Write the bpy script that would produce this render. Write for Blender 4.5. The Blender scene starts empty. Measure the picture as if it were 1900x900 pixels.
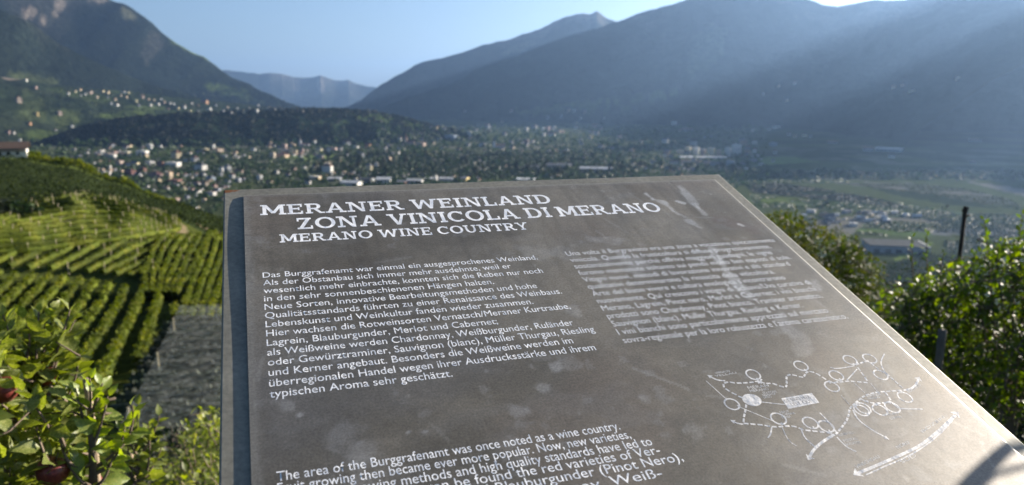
import bpy, math, random
import numpy as np
from mathutils import Vector, Matrix, Euler
R = math.radians
random.seed(7); RNG = np.random.default_rng(7)
sc = bpy.context.scene
COL = sc.collection

# ------------------------------------------------------------------ camera, sky, sun, exposure
FPX = 1382.6; PITCH = R(10.718); ROLL = 0.00402
SUN_AZ = R(55.9); SUN_EL = R(16.35)
cam_d = bpy.data.cameras.new('camera'); cam = bpy.data.objects.new('camera', cam_d); COL.objects.link(cam)
cam_d.sensor_width = 36; cam_d.lens = FPX/1900*36
cam.matrix_world = Matrix.Rotation(math.pi/2-PITCH, 4, 'X') @ Matrix.Rotation(ROLL, 4, 'Z')
cam_d.clip_start = 0.05; cam_d.clip_end = 90000
cam_d.dof.use_dof = True; cam_d.dof.focus_distance = 0.9; cam_d.dof.aperture_fstop = 6.3; cam_d.dof.aperture_blades = 7
sc.camera = cam
world = bpy.data.worlds.new("World"); sc.world = world; world.use_nodes = True
wn = world.node_tree; wn.nodes.clear()
sky = wn.nodes.new('ShaderNodeTexSky'); sky.sky_type = 'NISHITA'; sky.sun_disc = False
sky.sun_elevation = SUN_EL; sky.sun_rotation = SUN_AZ; sky.altitude = 500; sky.air_density = 0.85; sky.dust_density = 2.0; sky.ozone_density = 2.6
bg = wn.nodes.new('ShaderNodeBackground'); bg.inputs[1].default_value = 0.05
wo = wn.nodes.new('ShaderNodeOutputWorld'); wn.links.new(sky.outputs[0], bg.inputs[0]); wn.links.new(bg.outputs[0], wo.inputs[0])
sun_d = bpy.data.lights.new('sun', 'SUN'); sun_d.energy = 5.0; sun_d.angle = R(0.5); sun_d.color = (1.0, 0.89, 0.75)
sun = bpy.data.objects.new('sun', sun_d); COL.objects.link(sun)
SUNV = Vector((math.sin(SUN_AZ)*math.cos(SUN_EL), math.cos(SUN_AZ)*math.cos(SUN_EL), math.sin(SUN_EL)))
sun.rotation_euler = SUNV.to_track_quat('Z', 'Y').to_euler()
sc.view_settings.view_transform = 'Standard'; sc.view_settings.look = 'None'; sc.view_settings.exposure = 1.75; sc.view_settings.gamma = 1
sc.cycles.use_denoising = True
sc.cycles.max_bounces = 6; sc.cycles.transparent_max_bounces = 24; sc.cycles.volume_bounces = 0
sc.cycles.diffuse_bounces = 3; sc.cycles.sample_clamp_indirect = 8
HAZE_DENSITY = 3.6e-5

# ------------------------------------------------------------------ helpers
def ray(px, py):
    a = (px-950)/FPX; b = (450-py)/FPX
    c, s = math.cos(ROLL), math.sin(ROLL)
    a, b = a*c-b*s, a*s+b*c
    return np.array([a, math.cos(PITCH)+b*math.sin(PITCH), b*math.cos(PITCH)-math.sin(PITCH)])
def at(px, py, d):                       # point at horizontal distance d seen in that direction
    r = ray(px, py); return r*(d/math.hypot(r[0], r[1]))

def fade(t): return t*t*t*(t*(t*6-15)+10)
def vnoise(x, y, seed=0):
    xi = np.floor(x).astype(np.int64); yi = np.floor(y).astype(np.int64); xf = fade(x-xi); yf = fade(y-yi)
    def h(a, b):
        n = (a*374761393 + b*668265263 + seed*1274126177) & 0xffffffff
        n = ((n ^ (n >> 13))*1274126177) & 0xffffffff
        n = n ^ (n >> 16)
        return (n & 0xffff)/65535.0
    return (h(xi, yi)*(1-xf)+h(xi+1, yi)*xf)*(1-yf) + (h(xi, yi+1)*(1-xf)+h(xi+1, yi+1)*xf)*yf
def fbm(x, y, oct=5, seed=0, gain=.5, ridged=False):
    a = 1; s = 0; t = 0
    for o in range(oct):
        n = vnoise(x*2**o+17.3*o, y*2**o-9.1*o, seed+o)
        if ridged: n = 1-abs(2*n-1)
        s = s+a*n; t += a; a *= gain
    return s/t
def sstep(a, b, x):
    t = np.clip((x-a)/(b-a), 0, 1); return t*t*(3-2*t)
def inpoly(X, Y, poly):
    ins = np.zeros(X.shape, bool); n = len(poly)
    for i in range(n):
        x0, y0 = poly[i][:2]; x1, y1 = poly[(i+1) % n][:2]
        c = ((y0 > Y) != (y1 > Y)) & (X < (x1-x0)*(Y-y0)/((y1-y0) if y1 != y0 else 1e-9)+x0)
        ins ^= c
    return ins

def mesh_np(name, V, F, mats, smooth=False, fmat=None, col=None):
    V = np.asarray(V, np.float32); F = np.asarray(F, np.int32)
    me = bpy.data.meshes.new(name); k = F.shape[1]
    me.vertices.add(len(V)); me.vertices.foreach_set('co', V.ravel())
    me.loops.add(F.size); me.loops.foreach_set('vertex_index', F.ravel())
    me.polygons.add(len(F)); me.polygons.foreach_set('loop_start', np.arange(0, F.size, k, dtype=np.int32))
    me.polygons.foreach_set('loop_total', np.full(len(F), k, np.int32))
    if fmat is not None: me.polygons.foreach_set('material_index', np.asarray(fmat, np.int32))
    me.polygons.foreach_set('use_smooth', np.full(len(F), smooth))
    me.update(calc_edges=True)
    if col is not None:
        c4 = np.ones((len(V), 4), np.float32); c4[:, :3] = col
        at_ = me.color_attributes.new('Col', 'FLOAT_COLOR', 'POINT'); at_.data.foreach_set('color', c4.ravel())
    for m in (mats if isinstance(mats, (list, tuple)) else [mats]): me.materials.append(m)
    return me
class MB:
    """collects polygons and becomes one mesh"""
    def __init__(s): s.v = []; s.f = []; s.m = []
    def poly(s, pts, m=0):
        b = len(s.v); s.v += [tuple(p) for p in pts]; s.f.append(tuple(range(b, b+len(pts)))); s.m.append(m)
    def mesh(s, vs, fs, m=0):
        b = len(s.v); s.v += [tuple(p) for p in vs]
        for f in fs: s.f.append(tuple(b+i for i in f)); s.m.append(m)
    def box(s, x0, x1, y0, y1, z0, z1, m=0, T=None):
        vs = [Vector(p) for p in ((x0,y0,z0),(x1,y0,z0),(x1,y1,z0),(x0,y1,z0),(x0,y0,z1),(x1,y0,z1),(x1,y1,z1),(x0,y1,z1))]
        if T: vs = [T @ v for v in vs]
        s.mesh(vs, [(0,3,2,1),(4,5,6,7),(0,1,5,4),(1,2,6,5),(2,3,7,6),(3,0,4,7)], m)
    def tube(s, pts, rad, n=7, m=0):
        pts = [Vector(p) for p in pts]; rings = []
        for i, p in enumerate(pts):
            d = (pts[min(i+1, len(pts)-1)]-pts[max(i-1, 0)]).normalized()
            a = d.orthogonal().normalized(); 
            if i and rings:
                pa = prev - d*prev.dot(d)
                if pa.length > 1e-6: a = pa.normalized()
            prev = a; b = d.cross(a); r = rad[i] if hasattr(rad, '__len__') else rad
            rings.append([p+(a*math.cos(t)+b*math.sin(t))*r for t in [2*math.pi*k/n for k in range(n)]])
        vs = [v for rg in rings for v in rg]; fs = []
        for i in range(len(rings)-1):
            for k in range(n): fs.append((i*n+k, i*n+(k+1) % n, (i+1)*n+(k+1) % n, (i+1)*n+k))
        fs.append(tuple(range(n))[::-1]); fs.append(tuple(range((len(rings)-1)*n, len(rings)*n)))
        s.mesh(vs, fs, m)
    def data(s, name, mats, smooth=False):
        me = bpy.data.meshes.new(name); me.from_pydata(s.v, [], s.f)
        for m in (mats if isinstance(mats, (list, tuple)) else [mats]): me.materials.append(m)
        me.polygons.foreach_set('material_index', s.m); me.polygons.foreach_set('use_smooth', [smooth]*len(s.f)); me.update()
        return me
def link(name, data, parent=None, loc=None, rot=None, scale=None):
    o = bpy.data.objects.new(name, data); COL.objects.link(o)
    if parent: o.parent = parent
    if loc is not None: o.location = loc
    if rot is not None: o.rotation_euler = rot
    if scale is not None: o.scale = scale if hasattr(scale, '__len__') else (scale,)*3
    return o
def tag(o, label=None, cat=None, group=None, kind=None):
    if label: o['label'] = label
    if cat: o['category'] = cat
    if group: o['group'] = group
    if kind: o['kind'] = kind
    return o
def root(name, loc, label, cat, group=None, rz=0):
    return tag(link(name, None, loc=loc, rot=(0, 0, rz)), label, cat, group)

# ------------------------------------------------------------------ materials
class NT:
    def __init__(s, name):
        s.m = bpy.data.materials.new(name); s.m.use_nodes = True; s.t = s.m.node_tree; s.t.nodes.clear()
        s.out = s.n('ShaderNodeOutputMaterial')
    def n(s, typ, **kw):
        nd = s.t.nodes.new(typ)
        for k, v in kw.items(): setattr(nd, k, v)
        return nd
    def l(s, a, b): s.t.links.new(a, b)
    def noise(s, scale, detail=4, vec=None, rough=.6, space='Object'):
        nd = s.n('ShaderNodeTexNoise'); nd.inputs['Scale'].default_value = scale; nd.inputs['Detail'].default_value = detail; nd.inputs['Roughness'].default_value = rough
        if vec is None:
            vec = s.n('ShaderNodeTexCoord').outputs[space]
        s.l(vec, nd.inputs['Vector']); return nd.outputs['Fac']
    def ramp(s, fac, stops):
        r = s.n('ShaderNodeValToRGB'); e = r.color_ramp.elements
        while len(e) < len(stops): e.new(.5)
        for i, (p, c) in enumerate(stops): e[i].position = p; e[i].color = (*c, 1)
        s.l(fac, r.inputs[0]); return r.outputs[0]
    def mix(s, a, b, fac, mode='MIX'):
        m = s.n('ShaderNodeMix', data_type='RGBA', blend_type=mode)
        for i, v in ((0, fac), (6, a), (7, b)):
            if hasattr(v, 'default_value') or hasattr(v, 'is_linked'): s.l(v, m.inputs[i])
            elif isinstance(v, tuple): m.inputs[i].default_value = (*v, 1)
            else: m.inputs[i].default_value = v
        return m.outputs[2]
    def rgb(s, c):
        n = s.n('ShaderNodeRGB'); n.outputs[0].default_value = (*c, 1); return n.outputs[0]
    def bsdf(s, col, rough=.8, spec=.3, metal=0, bump=None, bstr=.3, bdist=.01):
        b = s.n('ShaderNodeBsdfPrincipled')
        if isinstance(col, tuple): b.inputs['Base Color'].default_value = (*col, 1)
        else: s.l(col, b.inputs['Base Color'])
        if isinstance(rough, (int, float)): b.inputs['Roughness'].default_value = rough
        else: s.l(rough, b.inputs['Roughness'])
        b.inputs['Specular IOR Level'].default_value = spec; b.inputs['Metallic'].default_value = metal
        if bump is not None:
            bp = s.n('ShaderNodeBump'); bp.inputs['Strength'].default_value = bstr; bp.inputs['Distance'].default_value = bdist
            s.l(bump, bp.inputs['Height']); s.l(bp.outputs[0], b.inputs['Normal'])
        s.l(b.outputs[0], s.out.inputs[0]); s.b = b; return b
def simple(name, c, rough=.8, spec=.3, var=.25, scale=4., space='Object', bstr=0.2, bdist=.01):
    t = NT(name); f = t.noise(scale, 5, space=space)
    a = tuple(max(0, v*(1-var)) for v in c); b = tuple(min(1, v*(1+var)) for v in c)
    t.bsdf(t.ramp(f, [(.3, a), (.7, b)]), rough, spec, bump=f, bstr=bstr, bdist=bdist); return t.m
def rand_color(t, c, var):
    """per-object variation so that neighbours are not the same tone"""
    oi = t.n('ShaderNodeObjectInfo'); hs = t.n('ShaderNodeHueSaturation')
    mr = t.n('ShaderNodeMapRange'); mr.inputs[3].default_value = 1-var; mr.inputs[4].default_value = 1+var
    t.l(oi.outputs['Random'], mr.inputs[0]); t.l(mr.outputs[0], hs.inputs['Value'])
    mr2 = t.n('ShaderNodeMapRange'); mr2.inputs[3].default_value = .47; mr2.inputs[4].default_value = .53
    t.l(oi.outputs['Random'], mr2.inputs[0]); t.l(mr2.outputs[0], hs.inputs['Hue'])
    t.l(c, hs.inputs['Color']); return hs.outputs[0]
def leafmat(name, stops, rough=.4, trans=.35, scale=9., space='Object', spec=.5, var=.0, tcol=None):
    t = NT(name); f = t.noise(scale, 3, space=space); c = t.ramp(f, stops)
    geo = t.n('ShaderNodeNewGeometry'); c2 = t.ramp(geo.outputs['Random Per Island'], [(0, (.62, .62, .62)), (.6, (1, 1, 1)), (.93, (1.25, 1.25, 1.1)), (1, (2.2, 1.9, 1.0))])
    c = t.mix(c, c2, 1.0, 'MULTIPLY')
    if var: c = rand_color(t, c, var)
    b = t.bsdf(c, rough, spec)
    tr = t.n('ShaderNodeBsdfTranslucent'); hs = t.n('ShaderNodeHueSaturation'); hs.inputs['Saturation'].default_value = 1.25; hs.inputs['Value'].default_value = 1.6
    t.l(c, hs.inputs['Color']); t.l(hs.outputs[0], tr.inputs[0])
    mx = t.n('ShaderNodeMixShader'); mx.inputs[0].default_value = trans; t.l(b.outputs[0], mx.inputs[1]); t.l(tr.outputs[0], mx.inputs[2]); t.l(mx.outputs[0], t.out.inputs[0])
    return t.m
def attrmat(name, rough=1.0, nscale=.02, var=.35, bump_scale=None, bdist=2, bstr=.5, spec=0.0, fine=None):
    t = NT(name); a = t.n('ShaderNodeAttribute', attribute_name='Col'); f = t.noise(nscale, 6, rough=.7)
    c = t.mix(a.outputs['Color'], t.ramp(f, [(.25, (1-var,)*3), (.75, (1+var,)*3)]), 1.0, 'MULTIPLY')
    if fine:
        f2 = t.noise(fine, 5, rough=.7); c = t.mix(c, t.ramp(f2, [(.3, (.45, .45, .45)), (.7, (1.55, 1.55, 1.55))]), 1.0, 'MULTIPLY')
    bf = t.noise(bump_scale or nscale*3, 6, rough=.75)
    t.bsdf(c, rough, spec, bump=bf, bstr=bstr, bdist=bdist); return t.m

M = {}
M['ground'] = attrmat('ground_cover', nscale=.05, var=.3, fine=.9, bump_scale=.5, bdist=.25, bstr=.6)
M['mountain'] = attrmat('mountain_forest', nscale=.004, var=.45, bump_scale=.012, bdist=60, bstr=.9, fine=.03)
M['white_text'] = simple('white_print', (.80, .80, .79), .55, .3, .05, 60)
M['map_print'] = simple('map_print', (.58, .57, .55), .55, .3, .08, 90)
M['faint_text'] = simple('faint_print', (.50, .50, .49), .6, .3, .1, 60)
M['box_ink'] = simple('sign_ink', (.13, .125, .12), .6, .3, .1, 60)

# ------------------------------------------------------------------ terrain function (eye at z = 0, valley floor at z = -180)
FLOOR = -180.0
def az_of(px): return math.atan((px-950)/1395)
COLS = [
 (-180, [(0,-1.6),(6,-3),(30,-12),(100,-20),(400,-20),(600,-80),(900,-180)]),
 (-80,  [(0,-1.6),(6,-4),(30,-14),(60,-20),(160,-22),(300,-12),(520,-10),(800,-60),(1200,-180)]),
 ('p', -250, [(0,-1.6),(3,-2.6),(8,-6.5),(15,-11),(35,-17.5),(60,-21),(110,-27),(150,-25),(180,-21),(205,-23),(300,-19),(430,-16),(520,-26),(1000,-180)]),
 ('p', 0,    [(0,-1.6),(3,-2.6),(8,-6.5),(15,-12),(35,-18.0),(60,-21.5),(110,-28.0),(136,-28.5),(172,-24.6),(182,-24.6),(205,-27.5),(300,-27),(420,-25.3),(500,-38),(950,-180)]),
 ('p', 120,  [(0,-1.6),(3,-2.6),(8,-6.5),(15,-12),(35,-18.3),(60,-22),(111,-28.5),(140,-28.8),(198,-23.2),(210,-24.6),(300,-30),(420,-30.5),(500,-46),(950,-180)]),
 ('p', 200,  [(0,-1.6),(3,-2.6),(8,-6.5),(15,-12),(35,-18.5),(60,-22),(111,-28.5),(145,-28.5),(202,-24.8),(214,-26.5),(300,-33.5),(420,-39.5),(520,-62),(950,-180)]),
 ('p', 300,  [(0,-1.6),(3,-2.6),(8,-6.5),(15,-12),(35,-18.5),(60,-22),(111,-28.8),(150,-29.4),(200,-28.3),(214,-30.5),(300,-40),(420,-51.5),(500,-75),(950,-180)]),
 ('p', 410,  [(0,-1.6),(3,-2.6),(8,-6.5),(15,-12),(35,-18.5),(60,-22),(111,-29.3),(150,-31.5),(190,-33),(205,-37),(300,-47.5),(395,-59),(480,-88),(900,-180)]),
 ('p', 600,  [(0,-1.6),(3,-2.4),(8,-6),(15,-12),(35,-19),(60,-24),(110,-34),(200,-46),(400,-100),(700,-180)]),
 ('p', 950,  [(0,-1.6),(3,-2.2),(8,-5),(15,-9),(40,-19),(100,-37),(300,-108),(520,-180)]),
 ('p', 1900, [(0,-1.6),(3,-2.2),(8,-4.4),(15,-8.5),(40,-18.5),(100,-37),(300,-108),(520,-180)]),
 (60,  [(0,-1.6),(8,-3),(40,-9),(100,-22),(300,-90),(600,-180)]),
 (110, [(0,-1.6),(8,-2.5),(40,-5),(200,-20),(900,-180)]),
 (180, [(0,-1.6),(6,-3),(30,-12),(100,-20),(400,-20),(600,-80),(900,-180)]),
]
_az = []; _tab = []
DS = np.unique(np.concatenate([np.geomspace(.5, 1500, 500), [0.0]]))
for c in COLS:
    a, t = (az_of(c[1]), c[2]) if c[0] == 'p' else (R(c[0]), c[1])
    z = np.interp(DS, [p[0] for p in t], [p[1] for p in t]); _az.append(a)
    k = np.ones(7)/7; zz = np.convolve(np.pad(z, 3, mode='edge'), k, 'valid'); _tab.append(zz)
_az = np.array(_az); _tab = np.array(_tab)
def ground(x, y, detail=True):
    x = np.asarray(x, float); y = np.asarray(y, float)
    d = np.hypot(x, y); a = np.arctan2(x, y)
    i = np.clip(np.searchsorted(_az, a)-1, 0, len(_az)-2); t = (a-_az[i])/(_az[i+1]-_az[i]); t = t*.35+.65*t*t*(3-2*t)
    di = np.interp(d, DS, np.arange(len(DS))); j = np.clip(di.astype(int), 0, len(DS)-2); u = di-j
    z = (_tab[i, j]*(1-u)+_tab[i, j+1]*u)*(1-t)+(_tab[i+1, j]*(1-u)+_tab[i+1, j+1]*u)*t
    if detail:
        z = z+(fbm(x*.02, y*.02, 3, 5)-.5)*2.2*sstep(20, 120, d)*(1-sstep(450, 800, d)) + (fbm(x*.8, y*.8, 3, 9)-.5)*.12*sstep(1.5, 5, d)*(1-sstep(60, 200, d))
    return z
def gz(x, y): return float(ground(np.array([x]), np.array([y]))[0])
def hit(px, py, dmin=1.0):
    r = ray(px, py); r = r/math.hypot(r[0], r[1]); d = np.concatenate([np.geomspace(dmin, 1500, 3000), np.linspace(1501, 9000, 3000)])
    z = ground(r[0]*d, r[1]*d); below = np.nonzero(r[2]*d <= z)[0]
    if len(below) == 0: return None
    k = below[0]; return np.array([r[0]*d[k], r[1]*d[k], z[k]])
def floor_pt(px, py):
    r = ray(px, py); return r*(FLOOR/r[2])

# ------------------------------------------------------------------ ground sheet
azs = np.unique(np.concatenate([np.radians(np.arange(-180, -42, 4)), np.radians(np.arange(-42, 46, .2)), np.radians(np.arange(46, 180.1, 4))]))
azs[-1] = math.pi
dd = np.concatenate([[.25], np.geomspace(.5, 12, 90), np.geomspace(12.3, 1500, 330)[0:], np.geomspace(1530, 30000, 170)])
AZ, DD = np.meshgrid(azs, dd, indexing='ij')
GX = np.sin(AZ)*DD; GY = np.cos(AZ)*DD; GZ = ground(GX, GY)
def mixc(c, new, w): return c*(1-w[..., None])+np.array(new)*w[..., None]
gc = np.zeros(GX.shape+(3,)); gc[:] = (.035, .048, .016)
n1 = fbm(GX*.004, GY*.004, 5, 3); n2 = fbm(GX*.02, GY*.02, 4, 4)
near = 1-sstep(450, 700, DD)
gc = mixc(gc, (.06, .075, .016), near*sstep(.3, .7, n2))
leftz = (AZ < az_of(430)) & (DD > 60) & (DD < 212)
gc = mixc(gc, (.055, .062, .012), leftz*(.45+.5*sstep(.4, .65, n2)))
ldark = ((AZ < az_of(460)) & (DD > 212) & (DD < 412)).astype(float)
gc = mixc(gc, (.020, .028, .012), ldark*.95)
rim = ((AZ < az_of(460)) & (DD > 395) & (DD < 440)).astype(float)
gc = mixc(gc, (.10, .13, .03), rim)
track = ((AZ < az_of(150)) & (DD > 174) & (DD < 186)).astype(float)*(1-sstep(az_of(100), az_of(160), AZ))
gc = mixc(gc, (.26, .19, .12), track)
gc = mixc(gc, (.24, .18, .12), ((AZ > az_of(290)) & (AZ < az_of(330)) & (DD > 178) & (DD < 192)).astype(float)*.6)
gc = mixc(gc, (.22, .17, .12), ((AZ > az_of(350)) & (AZ < az_of(402)) & (DD > 255) & (DD < 275)).astype(float)*.6)
# valley floor
val = sstep(600, 900, DD)
gc = mixc(gc, (.034, .044, .020), val)
gc = mixc(gc, (.07, .085, .03), val*sstep(.5, .62, n1)*.6)
gc = mixc(gc, (.13, .125, .11), val*sstep(.55, .7, fbm(GX*.012, GY*.012, 3, 21))*sstep(1500, 1800, DD)*(1-sstep(3300, 3800, DD))*.55)
def field(pix, c, w=1.0, d0=None):
    global gc
    P = [floor_pt(*p) for p in pix]; gc = mixc(gc, c, inpoly(GX, GY, P)*w)
G1, G2, G3, GY1, TAN = (.075, .10, .03), (.024, .032, .018), (.11, .15, .04), (.12, .12, .11), (.3, .27, .19)
field([(1340, 334), (1900, 334), (2100, 350), (2100, 470), (1340, 470)], (.050, .062, .028))
field([(1385, 345), (1440, 340), (1530, 352), (1640, 372), (1700, 392), (1600, 380), (1500, 368), (1400, 358)], G2)
field([(1540, 338), (1690, 340), (1800, 352), (1880, 372), (1900, 385), (1780, 372), (1650, 352)], (.10, .10, .085))
field([(1600, 345), (1740, 362), (1850, 385), (1760, 380), (1660, 362)], G2)
field([(1790, 336), (1960, 358), (1960, 378), (1860, 354)], (.12, .118, .112))
field([(1390, 362), (1500, 372), (1480, 385), (1385, 380)], G1)
field([(1420, 380), (1620, 372), (1780, 392), (1900, 404), (1900, 424), (1700, 412), (1540, 384)], (.06, .08, .045))
field([(1480, 422), (1540, 402), (1640, 405), (1740, 398), (1752, 412), (1600, 424), (1580, 434)], (.14, .135, .12), .8)
field([(1585, 432), (1610, 410), (1700, 412), (1740, 418), (1722, 440), (1640, 437)], (.07, .10, .035))
field([(1690, 425), (1900, 424), (2000, 432), (2000, 448), (1880, 438), (1740, 436)], (.12, .125, .13), .8)
field([(1655, 482), (1700, 455), (1735, 450), (1700, 470), (1672, 488)], G3)
field([(1655, 488), (1720, 468), (1760, 480), (1740, 520), (1650, 520)], (.045, .048, .045))
field([(1310, 296), (1470, 290), (1520, 300), (1400, 308)], (.10, .135, .05))
field([(1350, 318), (1400, 314), (1440, 326), (1400, 328)], G3)
field([(520, 292), (590, 287), (640, 288), (640, 296), (560, 298)], (.17, .22, .07))
field([(585, 300), (640, 297), (640, 304), (590, 306)], (.30, .24, .14))
na, nd = GX.shape
idx = np.arange(na*nd).reshape(na, nd)
Fq = np.stack([idx[:-1, :-1], idx[1:, :-1], idx[1:, 1:], idx[:-1, 1:]], -1).reshape(-1, 4)[:, ::-1]
gr = link('ground', mesh_np('ground', np.stack([GX, GY, GZ], -1).reshape(-1, 3), Fq, M['ground'], True, col=gc.reshape(-1, 3)))
tag(gr, kind='structure', label='grassy hillside falling to the broad green valley floor')

# ------------------------------------------------------------------ mountains: a ridge line swept down towards the valley
def proj(X, Y, Z):
    cp, sp = math.cos(PITCH), math.sin(PITCH)
    f = Y*cp-Z*sp; u = Y*sp+Z*cp
    return 950+X/f*FPX, 450-u/f*FPX
def mountain(name, ridge, reach, k, amp, L, label, forest=(.012, .017, .013), rock=(.13, .12, .105), rock_w=.3, patches=(), n=260, m=70, ease=0.0, seed=0, jag=1.0, zfoot=-186, prof=None, turn=0):
    pts = []; d = ridge[0][2]
    for p in ridge:
        if len(p) > 2: d = p[2]
        pts.append(at(p[0], p[1], d))
    # distances between given ones are interpolated
    ds = [p[2] if len(p) > 2 else None for p in ridge]; known = [i for i, v in enumerate(ds) if v is not None]
    dsi = np.interp(range(len(ds)), known, [ds[i] for i in known]); pts = np.array([at(ridge[i][0], ridge[i][1], dsi[i]) for i in range(len(ridge))])
    seg = np.concatenate([[0], np.cumsum(np.linalg.norm(np.diff(pts[:, :2], axis=0), axis=1))])
    s = np.linspace(0, seg[-1], n); rx = np.interp(s, seg, pts[:, 0]); ry = np.interp(s, seg, pts[:, 1]); rz = np.interp(s, seg, pts[:, 2])
    rz = rz+(fbm(s/ (L*.35), s*0+seed, 5, seed, ridged=True)-.5)*amp*.18*jag
    c = np.concatenate([-np.linspace(1, 0, 12)[:-1]*reach*.35, np.linspace(0, 1, m)**1.15*reach])
    S, Cc = np.meshgrid(np.arange(n), c, indexing='ij')
    rr = np.hypot(rx, ry); ux, uy = -rx/rr, -ry/rr; ct, st2 = math.cos(R(turn)), math.sin(R(turn)); ux, uy = ux*ct+uy*st2, -ux*st2+uy*ct
    X = rx[S]+ux[S]*Cc; Y = ry[S]+uy[S]*Cc
    t = np.abs(Cc)/reach
    drop = (prof(t)*reach if prof else k*np.abs(Cc)*(1+ease-ease*t))
    Z = rz[S]-drop-(Cc < 0)*np.abs(Cc)*.5
    gn = fbm(X/L, Y/L, 6, seed+3, .5, True)-.62
    fz = sstep(0, .25, t); Z = Z+gn*amp*fz*(1-.6*sstep(.75, 1, t))
    Z = np.maximum(Z, zfoot+0*Z)
    nz = fbm(X/(L*.5), Y/(L*.5), 5, seed+11)
    col = np.zeros(X.shape+(3,)); col[:] = forest
    col = mixc(col, tuple(v*1.9 for v in forest), sstep(.5, .72, fbm(X/(L*.25), Y/(L*.25), 5, seed+7))*.6)
    hi = sstep(.5, 1.0, (Z-FLOOR)/(rz.max()-FLOOR+1))
    col = mixc(col, rock, sstep(.52, .66, nz)*rock_w*(.3+hi))
    PX, PY = proj(X, Y, Z)
    for (px, py, w, h, ang, cc, st) in patches:
        ca, sa = math.cos(R(ang)), math.sin(R(ang)); a = (PX-px)*ca+(PY-py)*sa; b = -(PX-px)*sa+(PY-py)*ca
        q = (a/w)**2+(b/h)**2+(fbm(PX*.06, PY*.09, 3, seed+19)-.5)*1.6
        col = mixc(col, cc, (1-sstep(.6, 1.1, q))*st)
    keep = Z > zfoot+.01
    ii = np.arange(X.size).reshape(X.shape)
    F = np.stack([ii[:-1, :-1], ii[1:, :-1], ii[1:, 1:], ii[:-1, 1:]], -1).reshape(-1, 4)
    kf = keep.reshape(-1)[F].any(1); F = F[kf]
    o = link(name, mesh_np(name, np.stack([X, Y, Z], -1).reshape(-1, 3), F, M['mountain'], True, col=col.reshape(-1, 3)))
    return tag(o, kind='structure', label=label)
MEAD = (.075, .105, .028); STONE = (.30, .25, .20)
mountain('mountain', [(-900, -330, 5000), (-600, -260), (-300, -130), (-100, -40), (0, 18, 5600), (60, 46), (110, 85), (200, 128), (300, 162, 5900), (400, 190), (470, 208, 6000)], 2300, .62, 190, 900,
    'dark green wooded mountain flank at the left', seed=2, turn=38, patches=[(60, 150, 50, 10, 10, (.08, .10, .04), .6)])
mountain('mountain', [(-900, -200, 8600), (-400, -170), (0, -95, 8000), (100, -60), (160, -25), (200, -2), (240, 12), (270, 32), (300, 58), (350, 95), (400, 122), (430, 145, 7300), (480, 168), (520, 183), (560, 198, 7100), (640, 222)], 3000, .66, 330, 1300,
    'great blue shadowed mountain with small green pastures', seed=5, turn=38, rock_w=.5,
    patches=[(345, 90, 32, 7, 25, MEAD, .9), (385, 108, 28, 6, 22, MEAD, .8), (410, 118, 12, 4, 20, STONE, .6), (235, 28, 20, 8, 30, (.16, .16, .09), .6), (420, 170, 40, 9, 12, MEAD, .85), (460, 186, 40, 5, 18, MEAD, .5),
             (55, 28, 14, 14, 30, STONE, .6), (78, 42, 8, 9, 0, STONE, .55), (108, 12, 12, 14, 0, STONE, .6), (100, 30, 8, 8, 0, STONE, .4), (180, 4, 20, 5, 0, STONE, .5), (280, 90, 20, 30, 20, (.07, .07, .06), .6)])
mountain('mountain', [(300, 118, 19000), (400, 130), (480, 140), (500, 136), (520, 136), (545, 143), (570, 143), (595, 140), (620, 147), (650, 152), (690, 160), (760, 178), (860, 195)], 6000, .62, 600, 2600,
    'distant pale blue peaks closing the valley', seed=9, rock_w=.9, jag=1.0, patches=[(595, 160, 8, 18, 0, STONE, .5), (550, 160, 8, 14, 0, STONE, .3)])
mountain('mountain', [(560, 226, 10500), (610, 212), (650, 196), (668, 187), (700, 163), (722, 150), (750, 132), (770, 118), (785, 113), (820, 107), (850, 99), (900, 85), (950, 72), (1000, 58), (1030, 42), (1050, 31), (1080, 27), (1095, 28), (1107, 21), (1125, 32), (1150, 42), (1220, 60), (1350, 90, 10500)], 4200, .5, 330, 1500,
    'hazy blue mountain with a twin peaked summit', seed=13, rock_w=.5, patches=[(960, 90, 40, 8, -20, (.12, .13, .07), .4)])
mountain('mountain', [(680, 212, 8200), (760, 180), (840, 150), (900, 125), (1000, 92), (1060, 68), (1140, 42), (1165, 36), (1220, 20), (1270, 2), (1300, -10), (1400, -20), (1480, -8), (1510, 2), (1530, 10), (1555, 15), (1590, 6), (1620, 3), (1660, 6), (1750, 0), (1950, 0, 8000), (2300, -40)], 4000, .5, 420, 1200,
    'broad hazy mountain above the right of the town', seed=17, rock_w=.35,
    patches=[(1310, 90, 30, 50, 35, (.08, .10, .05), .5), (1100, 192, 70, 6, -3, MEAD, .8), (1180, 182, 50, 5, -8, MEAD, .7), (1230, 172, 30, 5, -10, MEAD, .7), (1010, 205, 60, 5, -3, MEAD, .5), (1120, 208, 50, 4, -8, MEAD, .4)], prof=lambda t: .62*t-.18*t*t)
mountain('mountain', [(900, 262, 5600), (960, 246), (1000, 238), (1060, 226), (1150, 209), (1230, 186, 7000), (1330, 146), (1450, 102), (1560, 56), (1660, 10, 8200), (1690, -4), (1750, -30), (1850, -62), (2000, -112), (2150, -165), (2230, -160), (2300, -236, 9500), (2380, -190), (2500, -230), (2800, -280), (3300, -250, 8000), (4200, -200), (6500, -100, 7000)], 4700, .42, 260, 900,  # off-frame peaks shaped to break the sun into beams
    'steep shaded mountain wall filling the right side', seed=23, rock_w=.15, n=420, m=110, prof=lambda t: .36*t-.10*t*t,
    patches=[(1300, 200, 60, 5, 0, (.06, .08, .04), .5), (1430, 300, 60, 5, 0, MEAD, .4)])
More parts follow.
